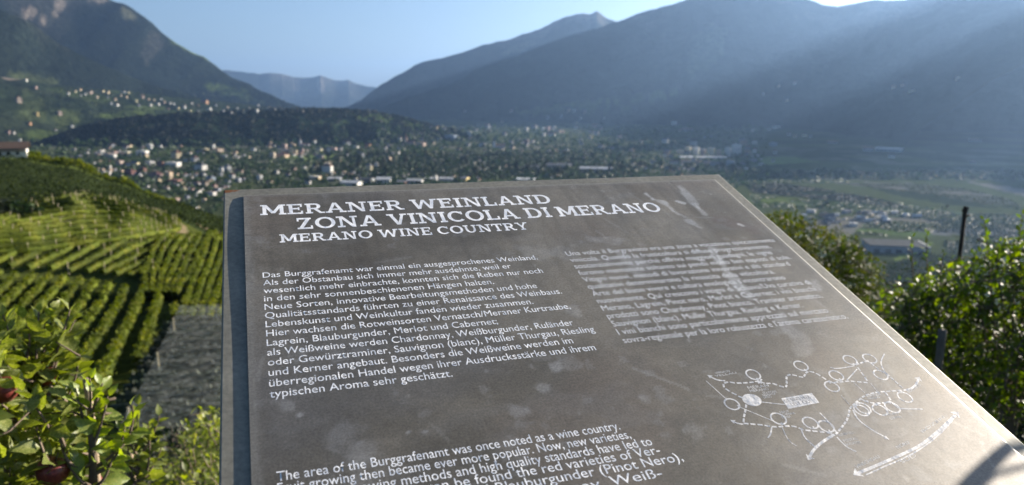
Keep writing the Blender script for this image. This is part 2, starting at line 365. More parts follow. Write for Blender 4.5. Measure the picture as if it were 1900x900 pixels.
mountain('mountain', [(2150, 20, 9000), (2250, -60), (2420, -180), (2600, -285), (2700, -250), (2900, -300), (3400, -260, 9000)], 1600, .5, 120, 500,
    'far unseen spur added to shade the haze at the right', seed=29, rock_w=.1, n=160)  # unseen ridge added so its shadow darkens the haze
mountain('hillside', [(-800, 120, 5000), (-300, 135), (0, 142, 5300), (120, 160), (300, 178), (450, 193), (560, 203, 5500), (640, 210), (720, 224)], 1700, .1, 60, 350,
    'terraced slope of meadows and farms under the left mountain', forest=(.018, .026, .013), seed=31, m=90, rock_w=.1, prof=lambda t: .05*t+.16*t*t,
    patches=[(240, 215, 60, 7, -3, MEAD, .7), (120, 225, 30, 20, -30, (.07, .09, .03), .6), (150, 180, 60, 8, 10, MEAD, .5), (300, 205, 70, 5, 3, (.06, .085, .03), .7), (380, 212, 60, 4, 0, MEAD, .5), (60, 200, 30, 30, -20, (.05, .065, .025), .6), (75, 255, 40, 10, 0, MEAD, .6), (215, 170, 40, 6, 8, MEAD, .6), (20, 148, 22, 4, 5, STONE, .7)])
mountain('hill', [(20, 300, 3600), (70, 262), (130, 241), (180, 228), (250, 217), (330, 211), (400, 208), (500, 205), (560, 201), (640, 201), (700, 207), (760, 219), (800, 233), (850, 241), (900, 256, 3600)], 620, .34, 40, 170,
    'low dark wooded hill behind the town', forest=(.012, .020, .010), seed=37, rock_w=0, n=300, jag=1.5,
    patches=[(720, 222, 70, 10, 8, (.07, .10, .035), .8), (640, 228, 40, 8, 0, (.05, .075, .03), .6)])

bpy.context.view_layer.update()
DG = bpy.context.evaluated_depsgraph_get()
def cast(px, py):
    r = Vector(ray(px, py)).normalized()
    ok, loc, nrm, i, ob, mt = sc.ray_cast(DG, Vector((0, 0, 0))+r*200, r)
    return loc if ok else None
def cast_down(x, y):
    ok, loc, nrm, i, ob, mt = sc.ray_cast(DG, Vector((x, y, 3000)), Vector((0, 0, -1)))
    return loc if ok else None

# ------------------------------------------------------------------ houses of the town and the villages
WALLC = {'white': (.62, .61, .57), 'cream': (.62, .52, .34), 'pink': (.44, .34, .28), 'ochre': (.52, .36, .18), 'grey': (.30, .31, .33), 'red': (.26, .15, .11), 'blue': (.30, .36, .44)}
ROOFC = {'red': (.13, .068, .05), 'grey': (.12, .12, .13), 'pale': (.50, .50, .49), 'dark': (.055, .055, .06)}
for k, c in WALLC.items():
    t = NT(k+'_render'); f = t.noise(1.5, 5); t.bsdf(rand_color(t, t.ramp(f, [(.3, tuple(v*.88 for v in c)), (.7, c)]), .12), .85, .2); M['wall_'+k] = t.m
for k, c in ROOFC.items():
    t = NT(k+'_roofing'); f = t.noise(3, 5); t.bsdf(rand_color(t, t.ramp(f, [(.3, tuple(v*.75 for v in c)), (.7, tuple(v*1.15 for v in c))]), .25), .75, .25); M['roof_'+k] = t.m
M['window'] = simple('window_glass', (.03, .035, .045), .15, .6, .2)
_hc = {}
def house_mesh(kind, wall, roof):
    """1 x 1 x 1 building: gable, hip, flat or shed roof, rows of windows on every side"""
    key = (kind, wall, roof)
    if key in _hc: return _hc[key]
    b = MB(); h = {'gable': .68, 'hip': .74, 'flat': .95, 'hall': .72}[kind]
    b.box(-.5, .5, -.5, .5, -.6, h, 0)
    o = .06
    if kind in ('gable', 'hall'):
        r = 1.0
        for s in (-1, 1):
            b.mesh([(-.5-o, s*(.5+o), h-.04), (.5+o, s*(.5+o), h-.04), (.5+o, 0, r), (-.5-o, 0, r), (-.5-o, s*(.5+o), h+.01), (.5+o, s*(.5+o), h+.01), (.5+o, 0, r+.05), (-.5-o, 0, r+.05)],
                   [(0, 1, 2, 3), (4, 5, 6, 7), (0, 1, 5, 4), (1, 2, 6, 5), (3, 0, 4, 7)], 1)
        for s in (-1, 1): b.poly([(s*.5, -.5, h), (s*.5, .5, h), (s*.5, 0, r-.01)], 0)
    elif kind == 'hip':
        z = h+.003; e = .5+o
        b.mesh([(-e, -e, z), (e, -e, z), (e, e, z), (-e, e, z), (-.2, 0, 1.05), (.2, 0, 1.05)], [(0, 1, 5, 4), (1, 2, 5), (2, 3, 4, 5), (3, 0, 4), (3, 2, 1, 0)], 1)
        b.box(.1, .2, .1, .2, .8, 1.08, 0)
    else:
        b.box(-.53, .53, -.53, .53, h+.003, h+.05, 1)
        b.box(-.2, .05, -.1, .2, h+.052, h+.14, 0)
    if kind != 'hall':
        for fl in (.1, .4):
            for i in range(4):
                x = -.38+i*.25
                for s in (-1, 1):
                    b.box(x-.05, x+.05, min(s*.49, s*.508), max(s*.49, s*.508), fl, fl+.16, 2); b.box(min(s*.49, s*.508), max(s*.49, s*.508), x-.05, x+.05, fl, fl+.16, 2)
    else:
        for i in range(6):
            x = -.42+i*.16
            for s in (-1, 1): b.box(x-.05, x+.05, min(s*.49, s*.505), max(s*.49, s*.505), .3, .55, 2)
    _hc[key] = b.data(kind+'_building', [M['wall_'+wall], M['roof_'+roof], M['window']]); return _hc[key]
rr_ = random.Random(3)
WHERE = []
NOUN = {'gable': 'gabled house', 'hip': 'hip roofed house', 'flat': 'flat roofed block', 'hall': 'long commercial hall'}
n_house = 0
def house(px, py, wpx, hpx, wall='white', roof=None, kind=None, label=None, name=None, cat=None, area='town', rz=None, dep=None, group=None):
    """px, py: foot of the building in the photograph"""
    global n_house
    p = cast(px, py)
    if p is None: return None
    d = math.hypot(p.x, p.y); w = wpx*d/FPX*.85; h = hpx*d/FPX*1.05
    if d < 700: return None
    if area == A3: w *= .72; h *= .72
    roof = roof or rr_.choice(['red', 'red', 'grey', 'dark', 'grey']); kind = kind or rr_.choice(['gable', 'gable', 'hip', 'flat'])
    o = link(name or {'hall': 'commercial_hall', 'flat': 'apartment_block'}.get(kind, 'house'), house_mesh(kind, wall, roof), loc=(p.x, p.y, p.z-.5), rot=(0, 0, rz if rz is not None else -rr_.uniform(.15, .75)),
             scale=(w, dep*d/FPX if dep else max(w*.6, 9)*rr_.uniform(.8, 1.1), h))
    rl = {'red': 'red', 'grey': 'grey', 'pale': 'pale', 'dark': 'dark'}[roof]
    wl = {'blue': 'bluish grey'}.get(wall, wall); sz = 'tiny ' if wpx < 6 else 'small ' if wpx < 9 else 'large ' if wpx > 18 else ''
    if area == A1: area = ('near the crest' if py > 318 else 'under the wooded hill' if py < 278 else 'amid the left town')+(' far left' if px < 330 else ' beside the palace' if px > 470 else '')
    elif area == A2: area = 'among the park trees' if py > 283 else 'behind the park trees' if py > 255 else 'at the foot of the valley slope'
    elif area == A3: area = 'on the terraced slope' if px < 110 else 'in the upper village' if px < 250 else 'in the village middle' if px < 400 else 'at the village end'
    elif area == A4: area = 'in the right town'
    elif area == A5: area = 'on the shaded slope' if py < 200 else 'under the shaded slope'
    else: area = 'in the pale valley yard'
    NOUN = {'gable': 'gabled house', 'hip': 'hip roofed house', 'flat': 'flat roofed block', 'hall': 'long hall'}
    tag(o, label or f'{sz}{wl} {NOUN[kind]} with {rl} roof {area}', cat or {'hall': 'warehouse', 'flat': 'apartment block'}.get(kind, 'house'), group or f'{sz}{wl} walled {rl} roofed {NOUN[kind]}s {area}')
    n_house += 1; return o
A1 = 'in the left half of the town'; A2 = 'in the middle of the town among the trees'; A3 = 'in the village on the left slope'; A4 = 'at the right end of the town'; A5 = 'on the shaded slope at the right'
def zl(lst, ox, oy, s, area):
    for q in lst:
        x, y, w, h = q[:4]; wall = q[4] if len(q) > 4 else rr_.choice(['white', 'cream']); kw = q[5] if len(q) > 5 else {}
        house(ox+x/s, oy+(y+h/2)/s, w/s, h/s, wall, area=area, **kw)
H = dict(kind='hall', roof='pale'); RR = dict(roof='red'); FB = dict(kind='flat', roof='pale')
zl([(495,190,25,22),(550,195,60,25,'cream',FB),(650,192,70,28,'white',FB),(600,262,60,24,'cream'),(500,258,45,30,'pink',RR),(560,262,50,22,'white'),(700,258,60,25,'white',FB),(770,262,40,30,'red',RR),(850,265,90,25,'white',FB),(870,200,75,42,'cream',dict(kind='hip',roof='red')),(1060,178,45,30,'cream'),
    (1140,175,75,25,'pink',RR),(955,195,30,22,'white'),(990,230,60,32,'white'),(1030,280,75,40,'white',dict(roof='dark')),(735,335,90,36,'pink',dict(roof='red',kind='hip')),(827,335,38,38,'cream',dict(roof='red')),(930,335,30,25,'white'),(1000,332,35,25,'white'),(1045,330,45,25,'white'),
    (1165,295,30,30,'white'),(1205,292,50,45,'white',dict(kind='hip',roof='grey')),(1235,340,45,30,'white'),(1280,310,60,20,'pink',RR),(1415,350,42,34,'white',RR),(1525,315,30,25,'white'),(1705,290,28,28,'white'),(1770,282,22,25,'white'),(1815,265,20,22,'cream'),(1855,285,60,50,'white',dict(kind='hip',roof='pale')),
    (1560,205,90,25,'cream',RR),(1500,205,40,35,'pink'),(1650,180,20,25,'cream'),(1690,175,30,30,'pink'),(1720,180,20,25,'white'),(1800,175,45,35,'cream'),(1860,170,45,30,'white'),(1770,115,25,25,'white'),(1375,165,35,20,'white'),(1110,145,25,28,'white'),
    (895,150,30,20,'cream'),(765,150,25,25,'white'),(700,145,50,20,'white',FB),(650,155,30,20,'pink'),(540,155,40,20,'white'),(430,160,30,18,'pink',RR),(1730,380,40,26,'white'),(1775,350,80,20,'cream',FB),(1010,440,40,20,'white'),(1100,455,60,24,'white'),(950,420,30,20,'white'),
    (1060,390,50,35,'pink',RR),(1120,410,30,30,'pink'),(570,315,70,30,'red',RR),(650,300,50,25,'red',RR),(620,330,40,22,'grey'),(240,215,30,14,'grey'),(330,255,30,12,'white'),(1095,355,60,30,'blue',dict(roof='grey')),(200,165,30,12,'grey'),(300,170,25,12,'white'),(360,200,30,14,'grey'),(430,250,30,16,'white'),
    (860,375,80,22,'red',RR),(1000,390,50,24,'grey'),(1160,330,30,18,'grey'),(1300,360,40,20,'grey'),(1480,380,40,20,'pink'),(1600,330,40,20,'grey'),(1640,290,30,20,'pink'),(1180,215,40,20,'grey'),(1250,200,30,18,'white')], 80, 230, 3.5185, A1)
zl([(28,360,70,50,'white',dict(kind='hip')),(300,355,52,45,'cream',dict(kind='hip',roof='grey')),(350,345,30,40,'white'),(430,302,28,30,'cream'),(500,172,25,28,'white'),(290,212,40,32,'ochre',RR),(310,235,30,20,'cream'),(640,205,60,26,'pink',RR),(715,195,30,22,'pink'),(215,225,40,20,'white'),(60,240,60,30,'pink'),(110,235,40,30,'white'),
    (150,190,60,20,'grey'),(40,235,40,26,'cream'),(835,155,85,25,'blue'),(790,100,30,15,'white'),(735,92,30,25,'cream'),(700,92,25,18,'white'),(780,228,40,18,'cream'),(885,235,35,18,'pink'),(1040,207,50,24,'white'),(1165,235,30,14,'cream'),(1230,225,40,22,'pink'),(1070,118,50,18,'white'),
    (1325,105,25,22,'white'),(1385,90,25,22,'white'),(1435,105,20,22,'white'),(1470,92,25,14,'pink'),(1508,97,22,24,'white'),(1490,140,55,28,'white'),(1440,140,18,22,'white'),(1650,95,25,22,'white'),(1325,180,40,24,'pink'),(1680,180,25,25,'white'),(1510,218,18,14,'cream'),(455,262,18,15,'white'),(360,205,30,16,'pink'),(430,215,40,18,'grey'),(570,190,30,16,'grey'),(940,205,40,16,'grey'),(1290,245,30,14,'pink'),(1750,125,40,14,'grey'),(1810,215,40,18,'white'),(1880,225,30,18,'grey'),(640,165,30,14,'grey')], 600, 210, 3.5185, A2)
for k, q in enumerate([(75,425,90,26,'grey','pale','low hall with a white gable beside the long pale sheds'),(185,452,130,36,'white','pale','wide white hall just above the board edge'),(285,430,90,34,'grey','dark','dark roofed hall between two white halls'),(395,432,100,44,'white','pale','tall white hall with tilted pale roof near the board edge'),(520,445,70,24,'red','grey','small reddish shed between the white halls'),
          (600,438,110,32,'white','pale','long bright white roofed hall above the word heading'),(690,422,60,15,'grey','pale','thin pale shed right of the bright hall'),(805,425,100,24,'blue','pale','bluish grey hall with pale roof near the board edge'),(925,425,46,34,'ochre','grey','small tan hall standing before the row of trees'),(1325,428,130,18,'white','pale','low white shed roof showing over the board edge'),
          (1540,340,170,40,'white','grey','large white hall complex below the row of poplars'),(1780,362,220,36,'blue','pale','very long bluish hall right of the hall complex'),(1360,350,100,30,'blue','grey','bluish grey hall left of the hall complex')]):
    x, y, w, h, wall, roof, lb = q
    house(600+x/3.5185, 210+(y+h/2)/3.5185, w/3.5185, h/3.5185*.8, wall, roof, 'hall', lb.replace('above the word heading', 'behind the middle of the board top'), area=A2, dep=22, rz=rr_.uniform(-.15, .25)-.1, group='commercial halls at the near edge of the town')
house(735/3.5185+600, 210+445/3.5185, 5, 11, 'white', 'grey', 'flat', 'slim white tower like block between the halls', area=A2)
zl([(60,775,40,26,'cream',FB),(100,765,30,36,'cream',FB),(140,765,30,34,'white',FB),(175,770,25,28,'pink',FB),(215,770,35,36,'cream',FB),(255,772,25,26,'pink'),(300,770,30,38,'white',FB),(345,757,50,44,'white',FB),(400,765,30,30,'cream'),(435,765,20,28,'white'),
    (30,820,50,18,'white'),(90,820,60,18,'pink',RR),(150,822,30,18,'cream'),(190,820,40,18,'pink'),(240,830,60,20,'grey'),(310,825,40,26,'blue'),(370,830,60,20,'grey'),(430,812,40,18,'grey'),(470,830,30,14,'white'),(540,770,20,18,'white'),(20,790,40,14,'grey'),(20,850,60,20,'blue'),(110,855,50,16,'grey')], 1240, 0, 2.727, A4)
house(1240+170/2.727, 294, 88, 4, 'blue', 'pale', 'hall', 'long low bluish shed before the cream blocks', area=A4, dep=30, rz=0)
zl([(550,640,40,15),(610,680,20,14),(640,690,20,14),(690,685,25,14),(720,690,12,10),(530,730,40,15,'blue'),(110,655,80,12,'blue'),(210,695,60,12,'blue'),(1010,755,50,22,'grey'),(1120,758,120,16,'blue',H),(1130,792,30,14,'white'),(1550,710,50,12,'grey'),(1540,820,30,10,'grey'),(830,720,50,12,'grey'),(640,420,14,12),(600,505,14,12),
    (480,475,14,12),(560,435,12,10),(1230,458,24,14),(1185,430,15,12),(1140,440,15,12),(1465,395,20,12),(30,620,30,12),(60,660,20,10),(430,660,20,12),(510,655,20,12)], 1240, 0, 2.727, A5)
zl([(345,470,20,18),(380,460,18,14),(405,452,18,14,'cream'),(455,465,40,20,'pink'),(430,475,18,12),(520,460,18,14),(545,465,26,18,'cream'),(625,465,30,12,'white'),(650,468,20,12),(490,490,18,12,'pink'),(580,500,20,12),(640,490,18,12,'cream'),(690,510,20,14),(720,485,28,20,'pink'),(750,500,18,14),(780,505,18,14,'cream'),(800,525,20,14),
    (830,515,18,14,'pink'),(860,520,20,14),(900,545,18,14),(932,537,25,20,'white'),(960,560,22,14,'cream'),(1000,530,18,12,'pink'),(1035,512,50,22,'ochre',RR),(1060,550,28,14,'white'),(1130,560,18,16,'white'),(1170,570,20,18,'white'),(1230,560,34,22,'cream'),(1300,558,20,20,'white'),(1305,530,18,14,'white'),(1360,545,20,16,'cream'),
    (1390,550,16,14,'white'),(1530,562,16,16,'white'),(1505,560,14,12,'cream'),(590,528,30,16,'white'),(560,520,20,14,'grey'),(130,403,25,14,'white'),(180,440,20,16,'pink'),(95,500,40,34,'pink'),(300,568,40,16,'pink'),(365,635,28,14,'white'),(190,575,24,20,'ochre'),(150,622,22,14,'ochre'),(40,665,30,12,'pink'),(70,668,20,14,'white'),(280,655,20,10,'grey'),
    (700,530,24,14,'grey'),(760,530,22,12,'white'),(850,550,22,12,'pink'),(880,525,20,12,'white'),(1000,560,20,12,'grey'),(1090,530,20,12,'grey'),(1150,540,16,12,'pink'),(1200,545,16,12,'white'),(1260,545,16,12,'grey'),(410,480,14,12,'white'),(545,490,18,12,'grey'),(610,480,20,12,'pink'),(815,500,16,10,'white'),(970,520,14,10,'white'),(1110,318,10,10,'white'),(1440,550,14,10,'grey')], 0, 0, 2.7266, A3)
# random filling between the measured ones, in the same bands
for (x0, x1, y0, y1, n, area, w0, w1) in [(200, 470, 272, 345, 14, A1, 7, 14), (470, 700, 262, 300, 12, A1, 6, 12), (700, 1160, 236, 272, 26, A2, 6, 11), (270, 420, 332, 385, 14, A1, 7, 12), (1160, 1400, 262, 312, 20, A4, 6, 14), (860, 1200, 205, 236, 12, A2, 4, 7)]:
    for k in range(n):
        x = rr_.uniform(x0, x1); y = rr_.uniform(y0, y1)
        w = rr_.uniform(w0, w1); house(x, y, w, w*rr_.uniform(.5, .85), rr_.choice(['white', 'cream', 'pink', 'grey', 'grey', 'pink']), area=area)
# settlement of the valley at the right
ST = 'in the pale yard on the valley floor at the right'
for k in range(44):
    x = rr_.uniform(1488, 1650); y = 415-(x-1488)*.05+rr_.uniform(-16, 8); w = rr_.uniform(6, 14)
    house(x, y, w, w*rr_.uniform(.4, .7), rr_.choice(['white', 'grey', 'grey', 'cream', 'blue']), rr_.choice(['grey', 'pale', 'grey']), area=ST)
for x, y, w in [(1660, 398, 12), (1680, 402, 10), (1700, 404, 16), (1610, 412, 12), (1583, 420, 14), (1505, 395, 16)]:
    house(x, y, w, 6, 'white', 'pale', area=ST)

# the uncountable rest of the town: small houses seen as specks between the others
fv = []; ff = []; fmi = []
ctr = [(rr_.uniform(180, 1400), rr_.uniform(258, 336)) for _ in range(34)]
for k in range(300):
    x, y = rr_.choice(ctr); x += rr_.gauss(0, 16); y = max(y+rr_.gauss(0, 3.5), 264 if x < 700 else 240)
    if k % 6 == 0: x = rr_.uniform(230, 425); y = rr_.uniform(325, 396)
    p = cast(x, y)
    if p is None or math.hypot(p.x, p.y) < 1200: continue
    me_ = house_mesh(rr_.choice(['gable', 'hip', 'flat']), rr_.choice(['white', 'cream', 'grey', 'pink']), 'grey'); d = math.hypot(p.x, p.y); w = rr_.uniform(3.5, 6.5)*d/FPX
    T = Matrix.Translation(p) @ Matrix.Rotation(-rr_.uniform(.15, .75), 4, 'Z') @ Matrix.Diagonal((w, w*.8, w*rr_.uniform(.6, .9), 1)); bq = len(fv)
    fv += [tuple(T @ v.co) for v in me_.vertices]; wi = rr_.choice([0, 0, 1, 2])
    for q in me_.polygons:
        ff.append(tuple(bq+i for i in q.vertices)); fmi.append({0: wi, 1: rr_.choice([3, 4]) if 0 else 3+(k % 2), 2: 5}[q.material_index])
me = bpy.data.meshes.new('small_houses'); me.from_pydata(fv, [], ff)
for m_ in ('wall_white', 'wall_cream', 'wall_grey', 'roof_grey', 'roof_red', 'window'): me.materials.append(M[m_])
me.polygons.foreach_set('material_index', fmi); me.update(); tag(link('small_houses', me), 'dense small houses of the valley town too many to count', kind='stuff')

# churches
def church(px, py, hpx, wpx, wall, roof, label, spire=.35):
    p = cast(px, py); d = math.hypot(p.x, p.y); h = hpx*d/FPX; w = wpx*d/FPX
    rt = root('church', (p.x, p.y, p.z-1), label, 'church')
    b = MB(); b.box(-w/2, w/2, -w/2, w/2, 0, h*(1-spire))
    for s in (-1, 1):
        b.box(-w*.12, w*.12, s*w*.5-.3, s*w*.5+.3, h*.45, h*.55, 1)
    link('tower', b.data('tower', [M['wall_'+wall], M['window']]), rt)
    b = MB(); e = w*.56; z = h*(1-spire)+.02
    b.mesh([(-e, -e, z), (e, -e, z), (e, e, z), (-e, e, z), (0, 0, h)], [(0, 1, 4), (1, 2, 4), (2, 3, 4), (3, 0, 4), (3, 2, 1, 0)])
    link('spire', b.data('spire', [M['roof_'+roof]]), rt)
    o = link('nave', house_mesh('gable', wall, 'red'), rt, loc=(w*2.2, w*.3, 0), scale=(w*3.4, w*2, h*.36))
church(753, 268, 21, 4, 'pink', 'red', 'slender pinkish church tower with a pointed spire in front of the wooded hill', .45)
church(917, 274, 17, 5, 'white', 'grey', 'white church tower rising over the trees at mid town', .3)
church(557, 271, 15, 4, 'grey', 'grey', 'small grey church spire beside the cream palace')
# cream palace with two towers
p = cast(525, 288); d = math.hypot(p.x, p.y); u = d/FPX
rt = root('palace', (p.x, p.y, p.z), 'large cream palace like hotel with corner towers beside a bright lawn', 'hotel', rz=-math.atan2(p.x, p.y))
link('main_wing', house_mesh('hip', 'cream', 'grey'), rt, loc=(5*u, 0, 0), scale=(26*u, 16*u, 11*u))
for x, h in ((-6, 17), (14, 19)): link('tower', house_mesh('hip', 'cream', 'grey'), rt, loc=(x*u, -9.5*u, 0), scale=(6*u, 6*u, h*u))

# flat roofed shed in the valley at the right with its bright end wall
p = floor_pt(1672, 470); q = floor_pt(1618, 455); d = math.hypot(p[0], p[1]); u = d/FPX
rt = root('storage_hall', (p[0], p[1], FLOOR), 'big grey flat roofed hall with a bright white end wall among fields', 'warehouse', rz=R(-12))
b = MB(); b.box(-48*u, 42*u, 0, 62*u, 0, 11*u, 0); link('wall', b.data('wall', [M['wall_grey']]), rt)
b = MB(); b.box(-50*u, 41*u, -1.2*u, 63*u, 11*u+.02, 12.4*u, 0); link('roof', b.data('roof', [simple('felt_roof', (.10, .10, .095), 1.0, .0, .15, .3)]), rt)
b = MB(); b.box(42*u+.02, 44*u, -1.2*u, 63*u, 0, 12.6*u, 0); link('end_wall', b.data('end_wall', [M['wall_white']]), rt)
for k in range(5):
    b = MB(); b.box((-42+17*k)*u, (-33+17*k)*u, -.5, -.02, 0, 6*u); link('gate', b.data('gate', [M['roof_dark']]), rt)

# farmhouse on the crest at the left
p = at(8, 292, 405); p[2] = gz(p[0], p[1]); u = 405/FPX
rt = root('farmhouse', (p[0], p[1], p[2]-.3), 'white farmhouse with a wide brown roof on the crest at the left edge', 'farmhouse', rz=-math.atan2(p[0], p[1])-.12)
zt = (at(8, 265, 405)[2]-p[2])+.3
b = MB(); b.box(-14, 8.5, 0, 9, 0, zt*.62); link('wall', b.data('wall', [M['wall_white']]), rt)
b = MB()
for s in (-1, 1): b.mesh([(-15.5, 4.5+s*5.8, zt*.6), (9.6, 4.5+s*5.8, zt*.6), (9.6, 4.5, zt), (-15.5, 4.5, zt), (-15.5, 4.5+s*5.8, zt*.64), (9.6, 4.5+s*5.8, zt*.64), (9.6, 4.5, zt+.3), (-15.5, 4.5, zt+.3)], [(0, 1, 2, 3), (4, 5, 6, 7), (0, 1, 5, 4), (1, 2, 6, 5), (3, 0, 4, 7)])
link('roof', b.data('roof', [simple('old_brown_tiles', (.085, .060, .048), .9, .2, .25, 2)]), rt)
b = MB(); b.box(5.5, 6.6, 5, 6.1, zt*.8, zt+1.4); link('chimney', b.data('chimney', [M['wall_white']]), rt)
for k in range(6):
    b = MB(); b.box(-12.5+k*3.4, -11.2+k*3.4, -.12, -.01, zt*.2, zt*.42); link('window', b.data('window', [M['window']]), rt)
b = MB(); b.box(-14, 8.6, -1.2, -.02, zt*.48, zt*.52); link('balcony', b.data('balcony', [M['roof_red']]), rt)

# ------------------------------------------------------------------ leaves
def leaf_template(nx=3, fold=.25, curl=.25):
    """leaf of length 1 along +x, half width .28, folded along the midrib"""
    V = []; F = []
    for i in range(nx+1):
        t = i/nx; w = .30*math.sin(math.pi*min(1, t*1.02+.02)**.8) if 0 < i < nx else .015
        z = -curl*t*t
        V += [(t, -w, z+fold*w), (t, 0, z), (t, w, z+fold*w)]
    for i in range(nx):
        a = i*3; F += [(a, a+3, a+4, a+1), (a+1, a+4, a+5, a+2)]
    return np.array(V, float), np.array(F)
def frames(D, up, roll):
    D = D/np.linalg.norm(D, axis=1, keepdims=True)
    S = np.cross(up, D); ln = np.linalg.norm(S, axis=1, keepdims=True); S = np.where(ln < 1e-4, np.array([[1., 0, 0]]), S/np.maximum(ln, 1e-6))
    N = np.cross(D, S); c, s = np.cos(roll)[:, None], np.sin(roll)[:, None]
    return D, S*c+N*s, N*c-S*s
def place(tmpl, P, D, size, roll=None):
    TV, TF = tmpl; n = len(P); roll = RNG.normal(0, .6, n) if roll is None else roll
    X, Y, Z = frames(np.asarray(D, float), np.array([[0, 0, 1.]]), roll)
    V = P[:, None, :]+size[:, None, None]*(TV[None, :, 0:1]*X[:, None]+TV[None, :, 1:2]*Y[:, None]+TV[None, :, 2:3]*Z[:, None])
    F = TF[None]+(np.arange(n)*len(TV))[:, None, None]
    return V.reshape(-1, 3), F.reshape(-1, TF.shape[1])
LEAF4 = leaf_template(4); LEAF2 = leaf_template(2, .3, .2)
QUAD = (np.array([(-.5, -.4, 0), (.5, -.5, .1), (.45, .5, 0), (-.5, .42, .12)], float), np.array([(0, 1, 2, 3)]))
def rdir(n): v = RNG.normal(size=(n, 3)); return v/np.linalg.norm(v, axis=1, keepdims=True)

M['tree_leaf'] = leafmat('broadleaf_foliage', [(.25, (.014, .026, .008)), (.55, (.032, .05, .012)), (.8, (.07, .085, .02))], .6, .2, .6, var=.45)
M['dark_leaf'] = leafmat('conifer_and_shade_foliage', [(.3, (.008, .015, .006)), (.7, (.02, .032, .012))], .7, .1, .6, var=.3)  # conifers; its dark tone also paints shade in the near bushes
M['vine_leaf'] = leafmat('vine_foliage', [(.25, (.036, .056, .007)), (.5, (.088, .112, .012)), (.75, (.155, .158, .022))], .75, .35, .35, spec=.12)
M['orchard_leaf'] = leafmat('netted_orchard_foliage', [(.3, (.018, .028, .008)), (.7, (.034, .046, .014))], .9, .2, .05, spec=.05)
M['bark'] = simple('bark', (.13, .10, .075), .9, .2, .35, 14, bstr=.6)
M['stake'] = simple('weathered_stake_wood', (.30, .23, .16), .85, .2, .3, 9, bstr=.5)
M['greypost'] = simple('grey_post_wood', (.10, .088, .07), .9, .2, .3, 9, bstr=.5)
M['darkpost'] = simple('dark_post_wood', (.035, .028, .022), .85, .2, .3, 12)
M['concrete_post'] = simple('vineyard_post_concrete', (.42, .36, .22), .85, .2, .2, 4)
M['apple_leaf'] = leafmat('apple_foliage', [(.2, (.06, .085, .018)), (.5, (.16, .19, .042)), (.75, (.32, .33, .11))], .45, .45, 14, spec=.4)
M['yellow_leaf'] = leafmat('young_apple_foliage', [(.2, (.10, .15, .03)), (.5, (.20, .26, .05)), (.8, (.38, .38, .10))], .4, .42, 14, spec=.5)
M['bush_leaf'] = leafmat('orchard_bush_foliage', [(.25, (.026, .05, .007)), (.5, (.066, .104, .011)), (.8, (.15, .18, .018))], .5, .48, 4, spec=.35)
M['warm_leaf'] = leafmat('yellowing_bush_foliage', [(.25, (.016, .028, .005)), (.5, (.040, .056, .008)), (.8, (.11, .10, .012))], .6, .42, 2.5, spec=.25)
t = NT('apple_skin'); f = t.noise(6, 4); t.bsdf(t.ramp(f, [(.3, (.06, .010, .010)), (.55, (.15, .026, .024)), (.75, (.24, .09, .045))]), .42, .4); M['apple'] = t.m

def unit_tree(kind, seed):
    rg = np.random.default_rng(seed); n = 150
    if kind == 'round':
        c = rg.normal(size=(16, 3)); c /= np.linalg.norm(c, axis=1, keepdims=True); c = c*[.24, .24, .24]*rg.uniform(.4, 1, (16, 1))+[0, 0, .6]
        k = rg.integers(0, 16, n); d = rg.normal(size=(n, 3)); d /= np.linalg.norm(d, axis=1, keepdims=True); P = c[k]+d*.15; s = rg.uniform(.09, .17, n)
    elif kind == 'column':
        z = rg.uniform(.12, 1, n); a = rg.uniform(0, 6.28, n); r = .13*np.sin(np.clip(z, 0, .97)*math.pi)**.5*rg.uniform(.5, 1.1, n); P = np.stack([r*np.cos(a), r*np.sin(a), z], 1); d = np.stack([np.cos(a), np.sin(a), a*0+.8], 1); s = rg.uniform(.08, .14, n)
    else:
        z = rg.uniform(.08, 1, n); a = rg.uniform(0, 6.28, n); r = .26*(1-z)*rg.uniform(.5, 1.15, n)+.01; P = np.stack([r*np.cos(a), r*np.sin(a), z], 1); d = np.stack([np.cos(a), np.sin(a), a*0-.4], 1); s = rg.uniform(.07, .15, n)
    V, F = place(QUAD, P, np.cross(d, rg.normal(size=(n, 3)))+d*.3, s)
    b = MB(); b.tube([(0, 0, -.06), (.005, 0, .3), (0, .01, .62)], [.028, .02, .008], 5)
    nb = len(V); V = np.vstack([V, np.array(b.v)]); q = np.array([f for f in b.f if len(f) == 4]); F = np.vstack([F, q+nb])
    fm = np.concatenate([np.zeros(n, int), np.ones(len(q), int)])
    return mesh_np(kind+'_tree', V, F, [M['dark_leaf' if kind == 'conifer' else 'tree_leaf'], M['bark']], fmat=fm)
UT = {'round': [unit_tree('round', s) for s in (1, 2, 3, 4)], 'column': [unit_tree('column', s) for s in (5, 6)], 'conifer': [unit_tree('conifer', s) for s in (7, 8)]}
n_tree = 0
